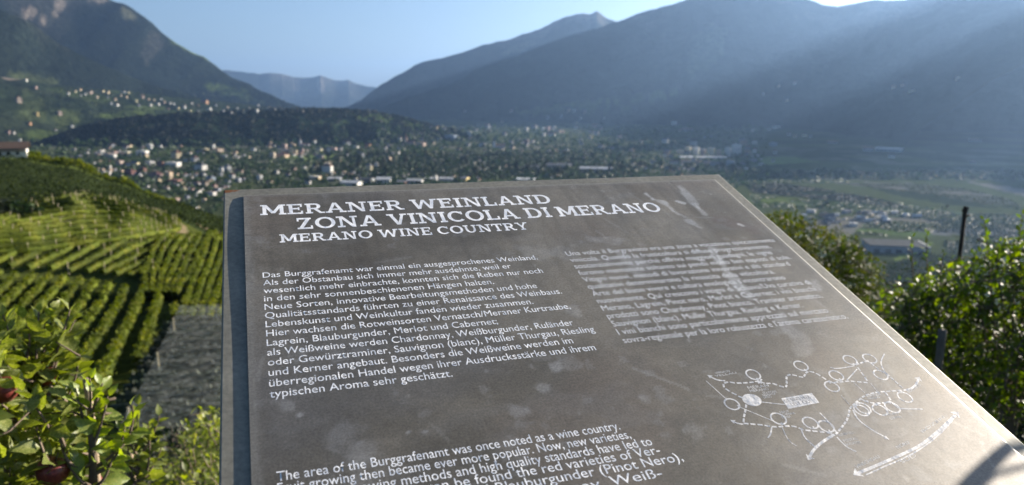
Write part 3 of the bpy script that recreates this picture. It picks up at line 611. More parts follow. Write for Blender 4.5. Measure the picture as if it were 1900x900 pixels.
def tree_at(px, py, hpx, kind, area):
    global n_tree
    p = cast(px, py)
    if p is None or math.hypot(p.x, p.y) < 600: return
    h = hpx*math.hypot(p.x, p.y)/FPX
    o = link({'round': 'broadleaf_tree', 'column': 'poplar_tree', 'conifer': 'conifer_tree'}[kind], rr_.choice(UT[kind]), loc=(p.x, p.y, p.z), rot=(0, 0, rr_.uniform(0, 6.28)), scale=(h*rr_.uniform(.9, 1.35), h*rr_.uniform(.9, 1.35), h))
    area = area.replace('in the park belt in the middle of the town', 'in the middle park, '+('front row' if py > 318 else 'back row' if py < 296 else 'middle rows'))
    hs = 'low ' if hpx < 9 else 'tall ' if hpx > 14 else ''
    nm = {'round': 'bushy green broadleaf tree', 'column': 'slim upright poplar tree', 'conifer': 'dark pointed conifer tree'}[kind]
    tag(o, f'{hs}{nm} {area}', 'tree', f'{hs}{nm}s {area}'); n_tree += 1
pk = 'in the park belt in the middle of the town'
for k in range(112):
    x = rr_.uniform(585, 1180); y = rr_.uniform(285, 328); tree_at(x, y, rr_.uniform(10, 17)*(.7+.5*(y-280)/45), rr_.choice(['round', 'round', 'round', 'column', 'conifer']), pk)
for k in range(52):
    x = rr_.uniform(210, 620); y = rr_.uniform(272, 350)
    if y > 280+(x-200)*.33: continue
    tree_at(x, y, rr_.uniform(6, 12), rr_.choice(['round', 'round', 'conifer', 'column']), 'between the houses in the left of the town')
for k in range(40): tree_at(1345+k*14.2+rr_.uniform(-5, 5), 326+k*.22+rr_.uniform(-3, 4), rr_.uniform(8, 15), rr_.choice(['round', 'round', 'column']), 'in the tree line along the river at the right')
for k in range(18): tree_at(1140+k*3.6*4+rr_.uniform(-5, 5), 314+rr_.uniform(-5, 6), rr_.uniform(10, 17), 'round', 'behind the long halls at the right of the town')
for x, y, h in [(1535, 384, 14), (1527, 386, 9), (1757, 388, 8), (1748, 389, 6), (1668, 398, 7), (1820, 412, 10), (1836, 414, 8)]: tree_at(x, y, h, 'round', 'standing alone in the fields at the right')

# woodland of the valley that nobody could count: crowns between and behind the houses
def woodland(name, n, sampler, label, size, mat):
    P = []; S = []
    for k in range(n):
        x, y, s = sampler(); p = cast(x, y)
        if p is None or math.hypot(p.x, p.y) < 1000: continue
        P.append((p.x, p.y, p.z)); S.append(s*math.hypot(p.x, p.y)/FPX)
    P = np.array(P); S = np.array(S); m = 22; k = np.repeat(np.arange(len(P)), m); d = rdir(len(k)); d[:, 2] = np.abs(d[:, 2])
    Q = P[k]+d*S[k][:, None]*[.45, .45, .75]*RNG.uniform(.5, 1.1, (len(k), 1)); V, F = place(QUAD, Q, np.cross(d, rdir(len(k)))+1e-3, S[k]*RNG.uniform(.3, .55, len(k)))
    o = link(name, mesh_np(name, V, F, M[mat])); tag(o, label, kind='stuff')
def s_town():
    while True:
        x = rr_.uniform(40, 1420); y = rr_.uniform(236, 350)
        if x < 420 and rr_.random() < .25: x = rr_.uniform(180, 420); y = rr_.uniform(325, 400)
        if x < 700 and y < 262: continue
        return x, y, rr_.uniform(4, 8)
woodland('woodland', 4600, s_town, 'dark garden trees filling the gaps between the town houses', 5, 'tree_leaf')
woodland('woodland', 1100, lambda: (rr_.uniform(620, 1180), rr_.uniform(284, 332), rr_.uniform(5, 9)), 'dense green park trees in the middle of the town', 7, 'tree_leaf')
def s_hill():
    x = rr_.uniform(80, 860); y = np.interp(x, [80, 180, 250, 400, 560, 700, 790, 860], [262, 228, 217, 208, 201, 207, 230, 243]); return x, y+rr_.random()**1.7*(262-y), rr_.uniform(3, 6)
woodland('woodland', 1500, s_hill, 'dark forest covering the low hill behind the town', 4, 'dark_leaf')
woodland('woodland', 420, lambda: (rr_.uniform(1340, 1900), rr_.uniform(318, 334), rr_.uniform(4, 8)), 'scrub and low trees along the river', 5, 'tree_leaf')
woodland('woodland', 350, lambda: (rr_.uniform(60, 620), rr_.uniform(166, 215), rr_.uniform(2, 4)), 'small trees around the village on the left slope', 3, 'tree_leaf')

# ------------------------------------------------------------------ vineyards on the left hill
def row_pts(poly_px, step=1.0):
    W = [hit(x, y, 30) for x, y in poly_px]; W = [w for w in W if w is not None]
    if len(W) < 2: return None
    W = np.array(W); s = np.concatenate([[0], np.cumsum(np.hypot(*np.diff(W[:, :2], axis=0).T))]); 
    if s[-1] < 3: return None
    t = np.arange(0, s[-1], step); x = np.interp(t, s, W[:, 0]); y = np.interp(t, s, W[:, 1]); return np.stack([x, y, ground(x, y)], 1)
def S_all(P):
    T = np.gradient(P, axis=0); T /= np.maximum(np.linalg.norm(T, axis=1, keepdims=True), 1e-6); return np.stack([-T[:, 1], T[:, 0], T[:, 2]*0], 1)
def vine_row(P, hgt, thick, dens, label, group, post_every=None, mat='vine_leaf', name='vine_row', clump=.24, zmin=.45):
    L = len(P); n = int(L*dens); k = RNG.uniform(0, L-1.001, n); i = k.astype(int); u = (k-i)[:, None]; B = P[i]*(1-u)+P[i+1]*u
    T = P[i+1]-P[i]; T /= np.linalg.norm(T, axis=1, keepdims=True); S = np.stack([-T[:, 1], T[:, 0], T[:, 2]*0], 1)
    lump = .68+.58*fbm(k*.55, k*0+B[:, 0]*.1, 3, 4)
    z = (zmin+(hgt-zmin)*RNG.random(n)**.8)*lump; w = thick*.5*RNG.normal(0, .6, n)*(1.15-.5*z/hgt)
    Q = B+S*w[:, None]; Q[:, 2] += z
    D = rdir(n)+S*np.sign(w)[:, None]*.5; V, F = place(QUAD, Q, np.cross(D, rdir(n))+1e-3, RNG.uniform(.7, 1.4, n)*clump)
    nc = 6; lh = hgt*.82*(.70+.5*fbm(np.arange(L)*.55, np.arange(L)*0+P[:, 0]*.1, 3, 4)); S2 = np.vstack([S_all(P)]); cs = [(-.36, .3), (-.46, .6), (-.25, .97), (.25, 1.0), (.46, .6), (.36, .3)]
    CV = np.array([[P[q]+S2[q]*a*thick*(1+.25*math.sin(q*1.3+k2*2.1))+np.array([0, 0, lh[q]*h_]) for k2, (a, h_) in enumerate(cs)] for q in range(L)]).reshape(-1, 3)
    CF = np.array([(q*nc+k2, q*nc+k2+1, (q+1)*nc+k2+1, (q+1)*nc+k2) for q in range(L-1) for k2 in range(nc-1)]); F = np.vstack([F, CF+len(V)]); V = np.vstack([V, CV])
    o = P[0]; rt = root(name, tuple(o), label, 'vine row' if 'vine' in name else 'orchard row', group)
    link('foliage', mesh_np('foliage', V-o, F, M[mat]), rt)
    if post_every:
        for q in range(int(RNG.integers(0, post_every)), L, post_every): link('post', POST, rt, loc=tuple(P[q]-o), rot=(RNG.normal(0, .03), RNG.normal(0, .03), 0))
    return rt
b = MB(); b.tube([(0, 0, -.3), (0, 0, 1.1), (0, 0, 2.15)], [.085, .08, .07], 6); POST = b.data('post', [M['concrete_post']])
topx = [-60, 60, 130, 165, 220, 290, 335]; topy = [402, 381, 366, 364, 375, 398, 416]; botx = [-60, 60, 150, 250, 330, 350]; boty = [478, 470, 458, 444, 430, 426]
NAMES = ['topmost', 'second', 'third', 'fourth', 'fifth', 'sixth', 'seventh', 'eighth', 'ninth', 'tenth', 'eleventh', 'twelfth', 'thirteenth', 'fourteenth', 'fifteenth', 'sixteenth', 'seventeenth', 'eighteenth', 'nineteenth', 'twentieth', 'twenty first', 'twenty second', 'twenty third', 'twenty fourth', 'twenty fifth', 'twenty sixth', 'twenty seventh', 'twenty eighth', 'twenty ninth', 'thirtieth']
for j in range(11):
    s = (j/10)**1.15; xs = np.linspace(-50, 336, 30); px = [(x, np.interp(x, topx, topy)*(1-s)+np.interp(x, botx, boty)*s+2) for x in xs]
    P = row_pts(px)
    if P is not None: vine_row(P, 1.55, .8, 13, f'{NAMES[j]} terrace vine row with pale posts counted down from the crest', 'vine rows with posts on the terraced knoll', post_every=5)
# lower vineyard: straight rows running away from the viewer
a0, a1 = hit(262, 562, 30), hit(195, 713, 30); dv = (a0-a1)[:2]; dv /= np.linalg.norm(dv); pv = np.array([dv[1], -dv[0]])
Z2 = [(-200, 508), (0, 515), (150, 530), (290, 556), (335, 590), (318, 620), (262, 690), (205, 760), (120, 830), (-200, 960)]
cnt = 0
for j in range(2, -34, -1):
    t = np.arange(-50, 110, 1.0); X = a0[0]+dv[0]*(t-50)+pv[0]*j*2.35; Y = a0[1]+dv[1]*(t-50)+pv[1]*j*2.35; Z = ground(X, Y)
    PX, PY = proj(X, Y, Z); k = inpoly(PX, PY, Z2) & (np.hypot(X, Y) < 150) & (np.hypot(X, Y) > 38)
    ii = np.nonzero(k)[0]
    if len(ii) < 8: continue
    P = np.stack([X, Y, Z], 1)[ii[0]:ii[-1]+1]
    vine_row(P, 1.65, 1.1, 30, f'{NAMES[cnt]} long vine row of the lower slope counted from the net', 'long vine rows on the lower slope'); cnt += 1
# band of slanting rows between the two
Z1b = [(-80, 484), (60, 478), (150, 466), (250, 452), (330, 440), (372, 440), (360, 500), (300, 530), (150, 515), (-80, 504)]
cnt = 0; b0, b1 = hit(300, 462, 30), hit(215, 500, 30); d2 = (b0-b1)[:2]; d2 /= np.linalg.norm(d2); p2 = np.array([d2[1], -d2[0]])
for j in range(8, -26, -1):
    t = np.arange(-50, 60, 1.0); X = b0[0]+d2[0]*t+p2[0]*j*2.9; Y = b0[1]+d2[1]*t+p2[1]*j*2.9; Z = ground(X, Y)
    PX, PY = proj(X, Y, Z); ii = np.nonzero(inpoly(PX, PY, Z1b) & (np.hypot(X, Y) < 185))[0]
    if len(ii) < 7 or cnt > 28: continue
    vine_row(np.stack([X, Y, Z], 1)[ii[0]:ii[-1]+1], 1.4, .8, 15, f'{NAMES[cnt]} short slanting vine row of the middle band counted from the board', 'short slanting vine rows on the middle band', post_every=13); cnt += 1
cnt = 0
for xb in range(425, 235, -17):
    P = row_pts([(xb, 606), (xb+12, 560), (xb+26, 515), (xb+42, 470), (xb+62, 436)] if xb > 330 else [(xb+(330-xb)*.4, 560), (xb+30, 520), (xb+46, 478), (xb+66, 446)])
    if P is not None and len(P) > 6: vine_row(P, 1.8, .95, 22, f'{NAMES[cnt]} vine row climbing beside the board edge counted from it', 'vine rows climbing beside the board', post_every=None); cnt += 1
# orchard rows below the hail net and the net itself
for j in range(11):
    y = 622+j*15+j*j*.35; P = row_pts([(np.interp(y, [600, 700, 800], [318, 262, 200]), y), (340, y-1), (430, y-3)], .8)  # dark row ends past the net stand for the rows' shadows
    if P is not None: vine_row(P, 1.7, .5, 16, f'{NAMES[j]} orchard row under the grey hail net counted from above', 'orchard rows under the hail net', mat='dark_leaf', name='orchard_row', clump=.22)
cu = [(335, 608), (430, 604)]; cl = [(225, 880), (430, 880)]
A_, B_, C_, D_ = hit(*cu[0], 30), hit(*cu[1], 30), hit(*cl[1], 30), hit(*cl[0], 30)
nu, nv = 40, 132; NV = []
for i in range(nu+1):
    for j in range(nv+1):
        u, v = i/nu, j/nv; top = A_*(1-u)+B_*u; bot = D_*(1-u)+C_*u; q = top*(1-v)+bot*v; z = gz(q[0], q[1])
        r = abs(((v*11) % 1)-.5)*2
        NV.append((q[0], q[1], z+2.35+.22*r**1.5+.12*math.sin(u*19+j)*.5))
ii = np.arange((nu+1)*(nv+1)).reshape(nu+1, nv+1); NF = np.stack([ii[:-1, :-1], ii[1:, :-1], ii[1:, 1:], ii[:-1, 1:]], -1).reshape(-1, 4)
t = NT('hail_net'); f = t.noise(.8, 5); c = t.ramp(f, [(.35, (.08, .095, .075)), (.65, (.24, .25, .22))]); bb = t.bsdf(c, .7, .3)
tp = t.n('ShaderNodeBsdfTransparent'); mx = t.n('ShaderNodeMixShader'); f2 = t.noise(2.5, 3); rr2 = t.ramp(f2, [(.35, (.06,)*3), (.65, (.42,)*3)])
t.l(rr2, mx.inputs[0]); t.l(tp.outputs[0], mx.inputs[1]); t.l(bb.outputs[0], mx.inputs[2]); t.l(mx.outputs[0], t.out.inputs[0])
NVa = np.array(NV); o0 = NVa[0].copy()
rt = root('hail_net', tuple(o0), 'grey hail net stretched in ridges over orchard rows beside the board', 'hail net')
link('net_sheet', mesh_np('net_sheet', NVa-o0, NF, t.m, True), rt)
for j in range(0, 12):
    for u in ((0,) if j % 4 == 2 else ()):
        top = A_*(1-u)+B_*u; bot = D_*(1-u)+C_*u; v = j/11; q = top*(1-v)+bot*v; link('post', POST, rt, loc=(q[0]-o0[0], q[1]-o0[1], gz(q[0], q[1])-o0[2]+.4))
# orchards of the valley floor: rows of fruit trees, field by field
def valley_orchard(pix, ang, gap, hgt, step, mat, label, fill=1.0):
    P4 = np.array([floor_pt(*q)[:2] for q in pix]); c = P4.mean(0); rad_ = np.abs(P4-c).max()*1.5; ca, sa = math.cos(R(ang)), math.sin(R(ang))
    u_, v_ = np.meshgrid(np.arange(-rad_, rad_, step), np.arange(-rad_, rad_, gap)); u_ = u_.ravel()+RNG.normal(0, .5, u_.size); v_ = v_.ravel()+RNG.normal(0, .3, v_.size)
    X = c[0]+u_*ca-v_*sa; Y = c[1]+u_*sa+v_*ca; k = inpoly(X, Y, P4) & (RNG.random(len(X)) < fill) & (fbm(X*.012, Y*.012, 3, 77) > .3); X, Y = X[k], Y[k]
    V, F = place(QUAD, np.column_stack([X, Y, ground(X, Y)+hgt*RNG.uniform(.35, .8, len(X))]), rdir(len(X))*[1, 1, .35], RNG.uniform(.8, 1.25, len(X))*hgt)
    tag(link('valley_orchard', mesh_np('valley_orchard', V, F, M[mat])), label, kind='stuff')
valley_orchard([(1385, 345), (1440, 340), (1530, 352), (1640, 372), (1700, 392), (1600, 380), (1500, 368), (1400, 358)], 20, 5, 2.6, 2.5, 'dark_leaf', 'dark crescent shaped orchard field right of the board')
valley_orchard([(1560, 340), (1700, 342), (1790, 350), (1880, 372), (1900, 392), (1740, 366)], 75, 6, 2.2, 3, 'orchard_leaf', 'grey green netted orchard field in the right valley')
valley_orchard([(1390, 362), (1520, 374), (1640, 374), (1800, 398), (1900, 410), (1980, 432), (1740, 410), (1560, 392), (1400, 385)], 10, 5, 2.4, 2.6, 'tree_leaf', 'long green orchard strips across the right valley')
valley_orchard([(1585, 434), (1615, 412), (1700, 412), (1740, 419), (1722, 440), (1640, 438)], 30, 4.5, 2.2, 2.2, 'tree_leaf', 'green orchard block between the pale yard and the grey hall')
valley_orchard([(1700, 392), (1900, 400), (2050, 420), (2050, 470), (1760, 470), (1735, 420)], 60, 4.5, 2.4, 2.5, 'dark_leaf', 'dark orchard behind the dark post')
valley_orchard([(1340, 334), (1560, 334), (1580, 340), (1440, 340), (1360, 345)], 0, 6, 3, 3.2, 'tree_leaf', 'orchard strip along the river trees')
valley_orchard([(1650, 490), (1720, 470), (1800, 480), (1760, 540), (1640, 530)], 80, 4, 2.2, 1.8, 'orchard_leaf', 'dark netted field below the grey hall')
valley_orchard([(430, 352), (900, 345), (1330, 340), (1340, 400), (1250, 470), (700, 470), (430, 430)], 35, 7, 3, 3.6, 'tree_leaf', 'orchards on the valley floor behind the board')
# dark netted orchard between the knoll and the crest, and the bright hedge on the crest
Q = []; 
for d in np.arange(217, 408, 3.4):
    a = np.arange(az_of(-300), az_of(470), .55/d); Q.append(np.stack([np.sin(a)*d, np.cos(a)*d], 1))
Q = np.vstack(Q); Q += RNG.normal(0, .35, Q.shape); z = ground(Q[:, 0], Q[:, 1])+RNG.uniform(.5, 1.7, len(Q)); P = np.column_stack([Q, z])
V, F = place(QUAD, P, rdir(len(P)), RNG.uniform(.35, .75, len(P))); tag(link('orchard', mesh_np('orchard', V, F, M['orchard_leaf'])), 'dark grey green netted orchard on the slope behind the knoll', kind='stuff')
a = RNG.uniform(az_of(30), az_of(470), 9000); d = RNG.uniform(404, 428, 9000)+0*a; hh = 1+3.2*fbm(a*160, a*0, 3, 8)
Q = np.stack([np.sin(a)*d, np.cos(a)*d], 1); z = ground(Q[:, 0], Q[:, 1])+RNG.random(9000)*hh*(1.3-.9*sstep(az_of(150), az_of(420), a)); P = np.column_stack([Q, z])
V, F = place(QUAD, P, rdir(len(P)), RNG.uniform(.5, 1.2, len(P))); tag(link('hedge', mesh_np('hedge', V, F, M['vine_leaf'])), 'long uneven bright green hedge running down the crest at the left', 'hedge')
for k, (x, y, h) in enumerate([(-20, 388, 40), (8, 388, 38), (30, 385, 34), (52, 382, 26), (70, 379, 18)]):
    p = at(x, y, 186); p[2] = gz(p[0], p[1]); hm = h*186/FPX
    o = link('dark_tree', UT['round'][k % 4], loc=tuple(p), rot=(0, 0, k), scale=(hm*1.2, hm*1.2, hm))
    tag(o, ['leftmost dark tree above the earth track, cut by the photo edge', 'tallest dark tree above the earth track at the left edge', 'middle dark tree above the earth track', 'lower dark tree above the earth track', 'small bush where the earth track meets the vines'][k], 'tree', 'dark trees above the track')

# ------------------------------------------------------------------ near fruit trees
def shoot(p0, p1, bend, n):
    t = np.linspace(0, 1, n)[:, None]; m = (p0+p1)/2+bend; return (1-t)**2*p0+2*t*(1-t)*m+t*t*p1
def shoot_leaves(C, sp, size, out):
    """alternate leaves along a shoot curve; out collects (pos, dir, size)"""
    L = np.linalg.norm(np.diff(C, axis=0), axis=1); s = np.concatenate([[0], np.cumsum(L)]); n = max(2, int(s[-1]/sp)); t = np.linspace(s[-1]*.12, s[-1], n)
    P = np.stack([np.interp(t, s, C[:, k]) for k in range(3)], 1); T = np.stack([np.interp(t+.01, s+.01, C[:, k]) for k in range(3)], 1)
    ax = (C[-1]-C[0]); ax = ax/np.linalg.norm(ax); a = np.arange(n)*2.4+RNG.uniform(0, 6); o = np.cross(ax, [.3, .2, 1.]); 
    if np.linalg.norm(o) < .05: o = np.array([1., 0, 0])
    o /= np.linalg.norm(o); q = np.cross(ax, o); R_ = o*np.cos(a)[:, None]+q*np.sin(a)[:, None]
    u = (t/s[-1])[:, None]; D = R_*(1-.55*u)+ax*(.35+.75*u)+np.array([0, 0, -.25])*(1-u)+RNG.normal(0, .18, (n, 3))
    out.append((P+R_*.004, D, size*(1.08-.45*u[:, 0]**2)*RNG.uniform(.75, 1.15, n)))
def fruit_tree(base_px, d, shoots, label, leaf=.075, sp=.024, mat='apple_leaf', leaf_objs=0, fill=None, apples=(), group=None, stake=None, name='apple_tree', tmpl=LEAF4, cat='apple tree', zground=None):
    p = at(base_px[0], base_px[1], d); gx, gy = p[0], p[1]; g = gz(gx, gy); base = np.array([gx, gy, g])
    rt = root(name, tuple(base), label, cat, group); br = MB(); out = []
    topz = max(at(s[2], s[3], d+(s[4] if len(s) > 4 else 0))[2] for s in shoots) if shoots else g+1.5
    fork = at(base_px[0], base_px[1], d); H = max(.3, fork[2]-g)
    trunk = shoot(base, fork, np.array([.03, 0, 0]), 8); br.tube([tuple(v-base) for v in trunk], list(np.linspace(.03, .014, 8)), 8)
    for s in shoots:
        p0 = at(s[0], s[1], d+(s[4] if len(s) > 4 else 0)*.4); p1 = at(s[2], s[3], d+(s[4] if len(s) > 4 else 0))
        C = shoot(p0, p1, RNG.normal(0, .03, 3)+np.array([0, 0, -.02]), 12); br.tube([tuple(v-base) for v in C], list(np.linspace(.0065, .002, 12)), 5)
        if np.linalg.norm(p0-fork) > .03: C0 = shoot(fork*.6+trunk[4]*.4, p0, np.array([0, 0, -.03]), 5); br.tube([tuple(v-base) for v in C0], list(np.linspace(.009, .006, 5)), 5)
        shoot_leaves(C, sp, leaf, out)
    if fill:
        poly, nf, dd_, ln, flf = fill; xs = [q[0] for q in poly]; ys = [q[1] for q in poly]; k = 0
        while k < nf:
            x = rr_.uniform(min(xs), max(xs)); y = rr_.uniform(min(ys), max(ys))
            if not inpoly(np.array([x]), np.array([y]), poly)[0]: continue
            k += 1; e = at(x, y, d+rr_.uniform(-dd_, dd_)); dr = np.array([rr_.gauss(0, .6), rr_.gauss(0, .5), rr_.uniform(.1, 1.1)]); dr /= np.linalg.norm(dr)
            C = shoot(e-dr*ln, e, RNG.normal(0, .04, 3), 6)
            br.tube([tuple(v-base) for v in C[::2]], [.005, .0035, .002], 3); shoot_leaves(C, sp*flf, leaf, out)
    P = np.vstack([o[0] for o in out]); D = np.vstack([o[1] for o in out]); S = np.concatenate([o[2] for o in out])
    link('branches', br.data('branches', [M['bark']], True), rt)
    if leaf_objs:
        dist = np.linalg.norm(P, axis=1); PX, PY = proj(P[:, 0], P[:, 1], P[:, 2]); vis = (PX > -20) & (PX < 1920) & (PY < 920); order = np.argsort(dist-vis*10)[:leaf_objs]; rest = np.setdiff1d(np.arange(len(P)), order)
        X, Y, Z = frames(D[order], np.array([[0, 0, 1.]]), RNG.normal(0, .7, len(order)))
        for q, i in enumerate(order):
            mt = Matrix([[X[q][r]*S[i], Y[q][r]*S[i], Z[q][r]*S[i], P[i][r]-base[r]] for r in range(3)]+[[0, 0, 0, 1]])
            o = link('leaf', LEAFM[mat][int(RNG.integers(0, 6))], rt); o.matrix_local = mt
        P, D, S = P[rest], D[rest], S[rest]
    if len(P):
        V, F = place(tmpl, P, D, S); tag(link('foliage', mesh_np('foliage', V-base, F, M[mat], True), rt), kind='stuff' if leaf_objs else None)
    for (x, y, rpx, dd2) in apples:
        q = at(x, y, d+dd2); o = link('apple', APPLE, rt, loc=tuple(q-base), rot=(RNG.normal(0, .3), RNG.normal(0, .3), RNG.uniform(0, 6)), scale=rpx*(d+dd2)/FPX)
    return rt
def single_leaf(seed):
    r = random.Random(seed); V = []; F = []; nx = 7; fold = r.uniform(.1, .45); curl = r.uniform(.05, .4); tw = r.uniform(-.5, .5)
    for i in range(nx+1):
        t = i/nx; w = .29*math.sin(math.pi*min(1, t*.98+.02)**.85) if 0 < i < nx else .012; w *= 1+.07*(-1)**i
        for s, ww in ((-1, w), (-.5, w*.5), (0, 0), (.5, w*.5), (1, w)):
            z = -curl*t*t+fold*abs(s)*w+.02*math.sin(i*2.1+s*3); y = ww*(1 if s > 0 else -1 if s < 0 else 0)
            V.append((t, y*math.cos(tw*t)-z*math.sin(tw*t)*.3, z+y*math.sin(tw*t)))
    for i in range(nx):
        for k in range(4): a = i*5+k; F.append((a, a+5, a+6, a+1))
    return np.array(V), np.array(F)
LEAFM = {}
for mt in ('apple_leaf', 'yellow_leaf'):
    LEAFM[mt] = []
    for s in range(6): v, f = single_leaf(s+10); LEAFM[mt].append(mesh_np('leaf', v, f, M[mt], True))
b = MB(); vs = []; fs = []; ns, nr = 20, 14
for i in range(nr+1):
    th = math.pi*i/nr; r = math.sin(th)*(1+.10*math.cos(th)); z = math.cos(th)*.92-.22*math.exp(-(th/.35)**2)+.12*math.exp(-((math.pi-th)/.3)**2)
    for k in range(ns): a = 2*math.pi*k/ns; rr3 = r*(1+.03*math.cos(5*a)*(th > 1.8)); vs.append((rr3*math.cos(a), rr3*math.sin(a), z))
for i in range(nr):
    for k in range(ns): fs.append((i*ns+k, (i+1)*ns+k, (i+1)*ns+(k+1) % ns, i*ns+(k+1) % ns))
b.mesh(vs, fs); b.tube([(0, 0, .68), (.03, 0, .95), (.10, .02, 1.25)], [.05, .04, .05], 5, 1); APPLE = b.data('apple', [M['apple'], M['bark']], True)

sh = [(60, 900, 72, 578), (66, 760, 130, 574), (50, 780, 6, 585), (60, 780, 90, 575), (90, 720, 142, 588), (30, 700, 48, 590), (10, 700, -6, 600), (60, 800, 145, 660), (50, 820, 22, 650), (70, 850, 110, 700), (40, 900, -10, 720), (40, 850, 60, 640), (80, 900, 140, 760), (20, 900, 45, 780), (-40, 900, -30, 640), (60, 780, 95, 618), (10, 880, -20, 790), (30, 870, 80, 700), (10, 760, 30, 690), (75, 720, 118, 640), (90, 900, 60, 820)]
sh += [(a, b_, c, e, .3) for a, b_, c, e in [(70, 860, 20, 700), (90, 880, 100, 740), (40, 900, 70, 760), (0, 900, 0, 690), (110, 900, 130, 790), (20, 800, 50, 670), (60, 900, 10, 820)]]
fruit_tree((60, 905), 2.45, sh, 'leafy apple tree with red apples at the lower left corner of the picture', leaf=.068, sp=.021, leaf_objs=290, apples=[(6, 724, 23, -.17), (86, 698, 16, .0), (76, 745, 13, .02), (101, 806, 19, .0), (98, 874, 26, -.24), (4, 822, 17, .05), (176, 893, 12, .1)],
           fill=([(-60, 610), (60, 610), (140, 700), (150, 960), (-60, 960)], 110, .3, .16, 1.0))
sh = [(168, 905, 166, 702), (168, 860, 108, 792), (168, 840, 200, 735), (170, 880, 232, 790), (166, 800, 140, 720), (168, 900, 120, 850), (170, 900, 212, 840), (168, 780, 190, 712), (172, 870, 245, 752), (168, 905, 90, 880)]
fruit_tree((168, 905), 2.2, sh, 'young apple tree with yellow green leaves tied to a pale stake', leaf=.062, sp=.021, mat='yellow_leaf', leaf_objs=220)
sh = [(258, 905, 256, 752), (258, 860, 214, 790), (258, 850, 296, 772), (258, 890, 300, 830), (258, 900, 225, 850), (258, 905, 240, 800), (262, 900, 275, 790), (258, 880, 205, 835)]
fruit_tree((258, 905), 3.0, sh, 'slender young apple tree with narrow leaves between the staked tree and the board', leaf=.062, sp=.02, leaf_objs=180)
fruit_tree((366, 905), 5.2, [(366, 900, 390, 762), (360, 880, 340, 790), (380, 890, 402, 780)], 'grey green leafed tree touching the left edge of the board', leaf=.07, sp=.03, tmpl=LEAF2,
           fill=([(350, 800), (372, 765), (425, 755), (425, 960), (270, 960), (280, 860), (330, 850)], 170, .5, .2, 1.0))
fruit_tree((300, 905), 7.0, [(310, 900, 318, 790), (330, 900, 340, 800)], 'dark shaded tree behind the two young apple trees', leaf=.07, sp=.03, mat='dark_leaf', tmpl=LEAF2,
           fill=([(300, 800), (345, 775), (350, 850), (330, 960), (190, 960), (210, 880), (270, 850)], 150, .5, .22, 1.0))  # leaf colour darkened to paint the shadowed gap
# stakes
def post(name, px, ytop, ybot, d, rpx, mat, label, cat, cap=False, lean=0):
    t0 = at(px+lean, ytop, d); r = rpx*d/FPX; x, y = at(px, ytop, d)[:2]; g = gz(x, y); rt = root(name, (x, y, g), label, cat)
    b = MB(); n = 9; pts = [(0, 0, -.2)]+[((t0[0]-x)*k/n+.3*r*math.sin(k*1.7), .2*r*math.cos(k*2.3), (t0[2]-g)*k/n) for k in range(1, n+1)]
    b.tube(pts, [r*1.1]+[r*(1.05-.08*k/n+.05*math.sin(k*2.9)) for k in range(1, n+1)], 10); link('shaft', b.data('shaft', [M[mat]], True), rt)
    if cap:
        b = MB(); z = t0[2]-g; b.tube([(t0[0]-x, 0, z-.01), (t0[0]-x+.01, 0, z+r*2.4)], [r*1.45, r*1.2], 8); b.tube([(t0[0]-x, 0, z-r*3.5), (t0[0]-x+r*2.6, 0, z-r*1.6)], [r*.5, r*.5], 6); link('cap', b.data('cap', [M[mat]]), rt)
    return rt
post('wooden_stake', 163, 705, 900, 2.28, 6, 'stake', 'pale brown wooden stake in the yellow green young apple tree', 'stake', lean=-4)
post('wooden_stake', 240, 828, 900, 3.1, 5, 'stake', 'short light stake beside the slender young apple tree', 'stake')
post('wooden_post', 1748, 612, 700, 4.4, 6.5, 'greypost', 'weathered grey wooden post before the dark bush at the right', 'post')
post('vineyard_post', 1790, 392, 520, 7.2, 3.2, 'darkpost', 'tall thin dark post with a cap rising above the right bushes', 'post', cap=True)

# right: bushes and fruit trees below the board
def rshoots(lst): return lst
fruit_tree((1560, 640), 12.5, [(1500, 560, 1462, 392), (1540, 560, 1532, 424), (1560, 560, 1590, 432), (1460, 520, 1445, 395), (1500, 520, 1490, 402), (1480, 560, 1476, 386), (1570, 560, 1560, 418)], 'autumn tinged fruit tree just beyond the right edge of the board', leaf=.085, sp=.04, mat='warm_leaf', tmpl=LEAF2, name='fruit_tree', cat='fruit tree',
           fill=([(1420, 388), (1470, 390), (1540, 420), (1590, 440), (1622, 486), (1645, 560), (1640, 620), (1560, 640), (1480, 540), (1420, 460)], 760, .9, .32, 1.0))
fruit_tree((1655, 660), 10.0, [(1650, 640, 1640, 540), (1670, 640, 1668, 548), (1690, 650, 1690, 560)], 'low yellowish bush in the gap between the two right hand trees', leaf=.075, sp=.035, mat='warm_leaf', tmpl=LEAF2, name='bush', cat='bush',
           fill=([(1590, 560), (1640, 530), (1720, 545), (1730, 700), (1640, 690), (1590, 620)], 170, .5, .25, 1.0))
fruit_tree((1740, 760), 6.0, [(1700, 560, 1692, 440), (1730, 560, 1720, 432), (1690, 600, 1668, 520), (1760, 560, 1752, 470)], 'bright green fruit tree left of the dark post', leaf=.062, sp=.028, mat='bush_leaf', tmpl=LEAF2, name='fruit_tree', cat='fruit tree',
           fill=([(1668, 560), (1705, 510), (1745, 480), (1800, 485), (1805, 740), (1740, 720), (1660, 640), (1655, 590)], 330, .5, .26, 1.0))
fruit_tree((1880, 800), 5.6, [(1840, 560, 1826, 408), (1860, 560, 1850, 455), (1900, 540, 1897, 398), (1880, 560, 1872, 450), (1930, 540, 1940, 420), (1815, 560, 1806, 470)], 'broad leafy bush at the right edge of the picture', leaf=.062, sp=.028, mat='bush_leaf', tmpl=LEAF2, name='fruit_tree', cat='fruit tree',
           fill=([(1790, 500), (1826, 438), (1880, 442), (1960, 410), (2080, 480), (2080, 740), (1830, 740), (1780, 660)], 480, .55, .26, 1.0))
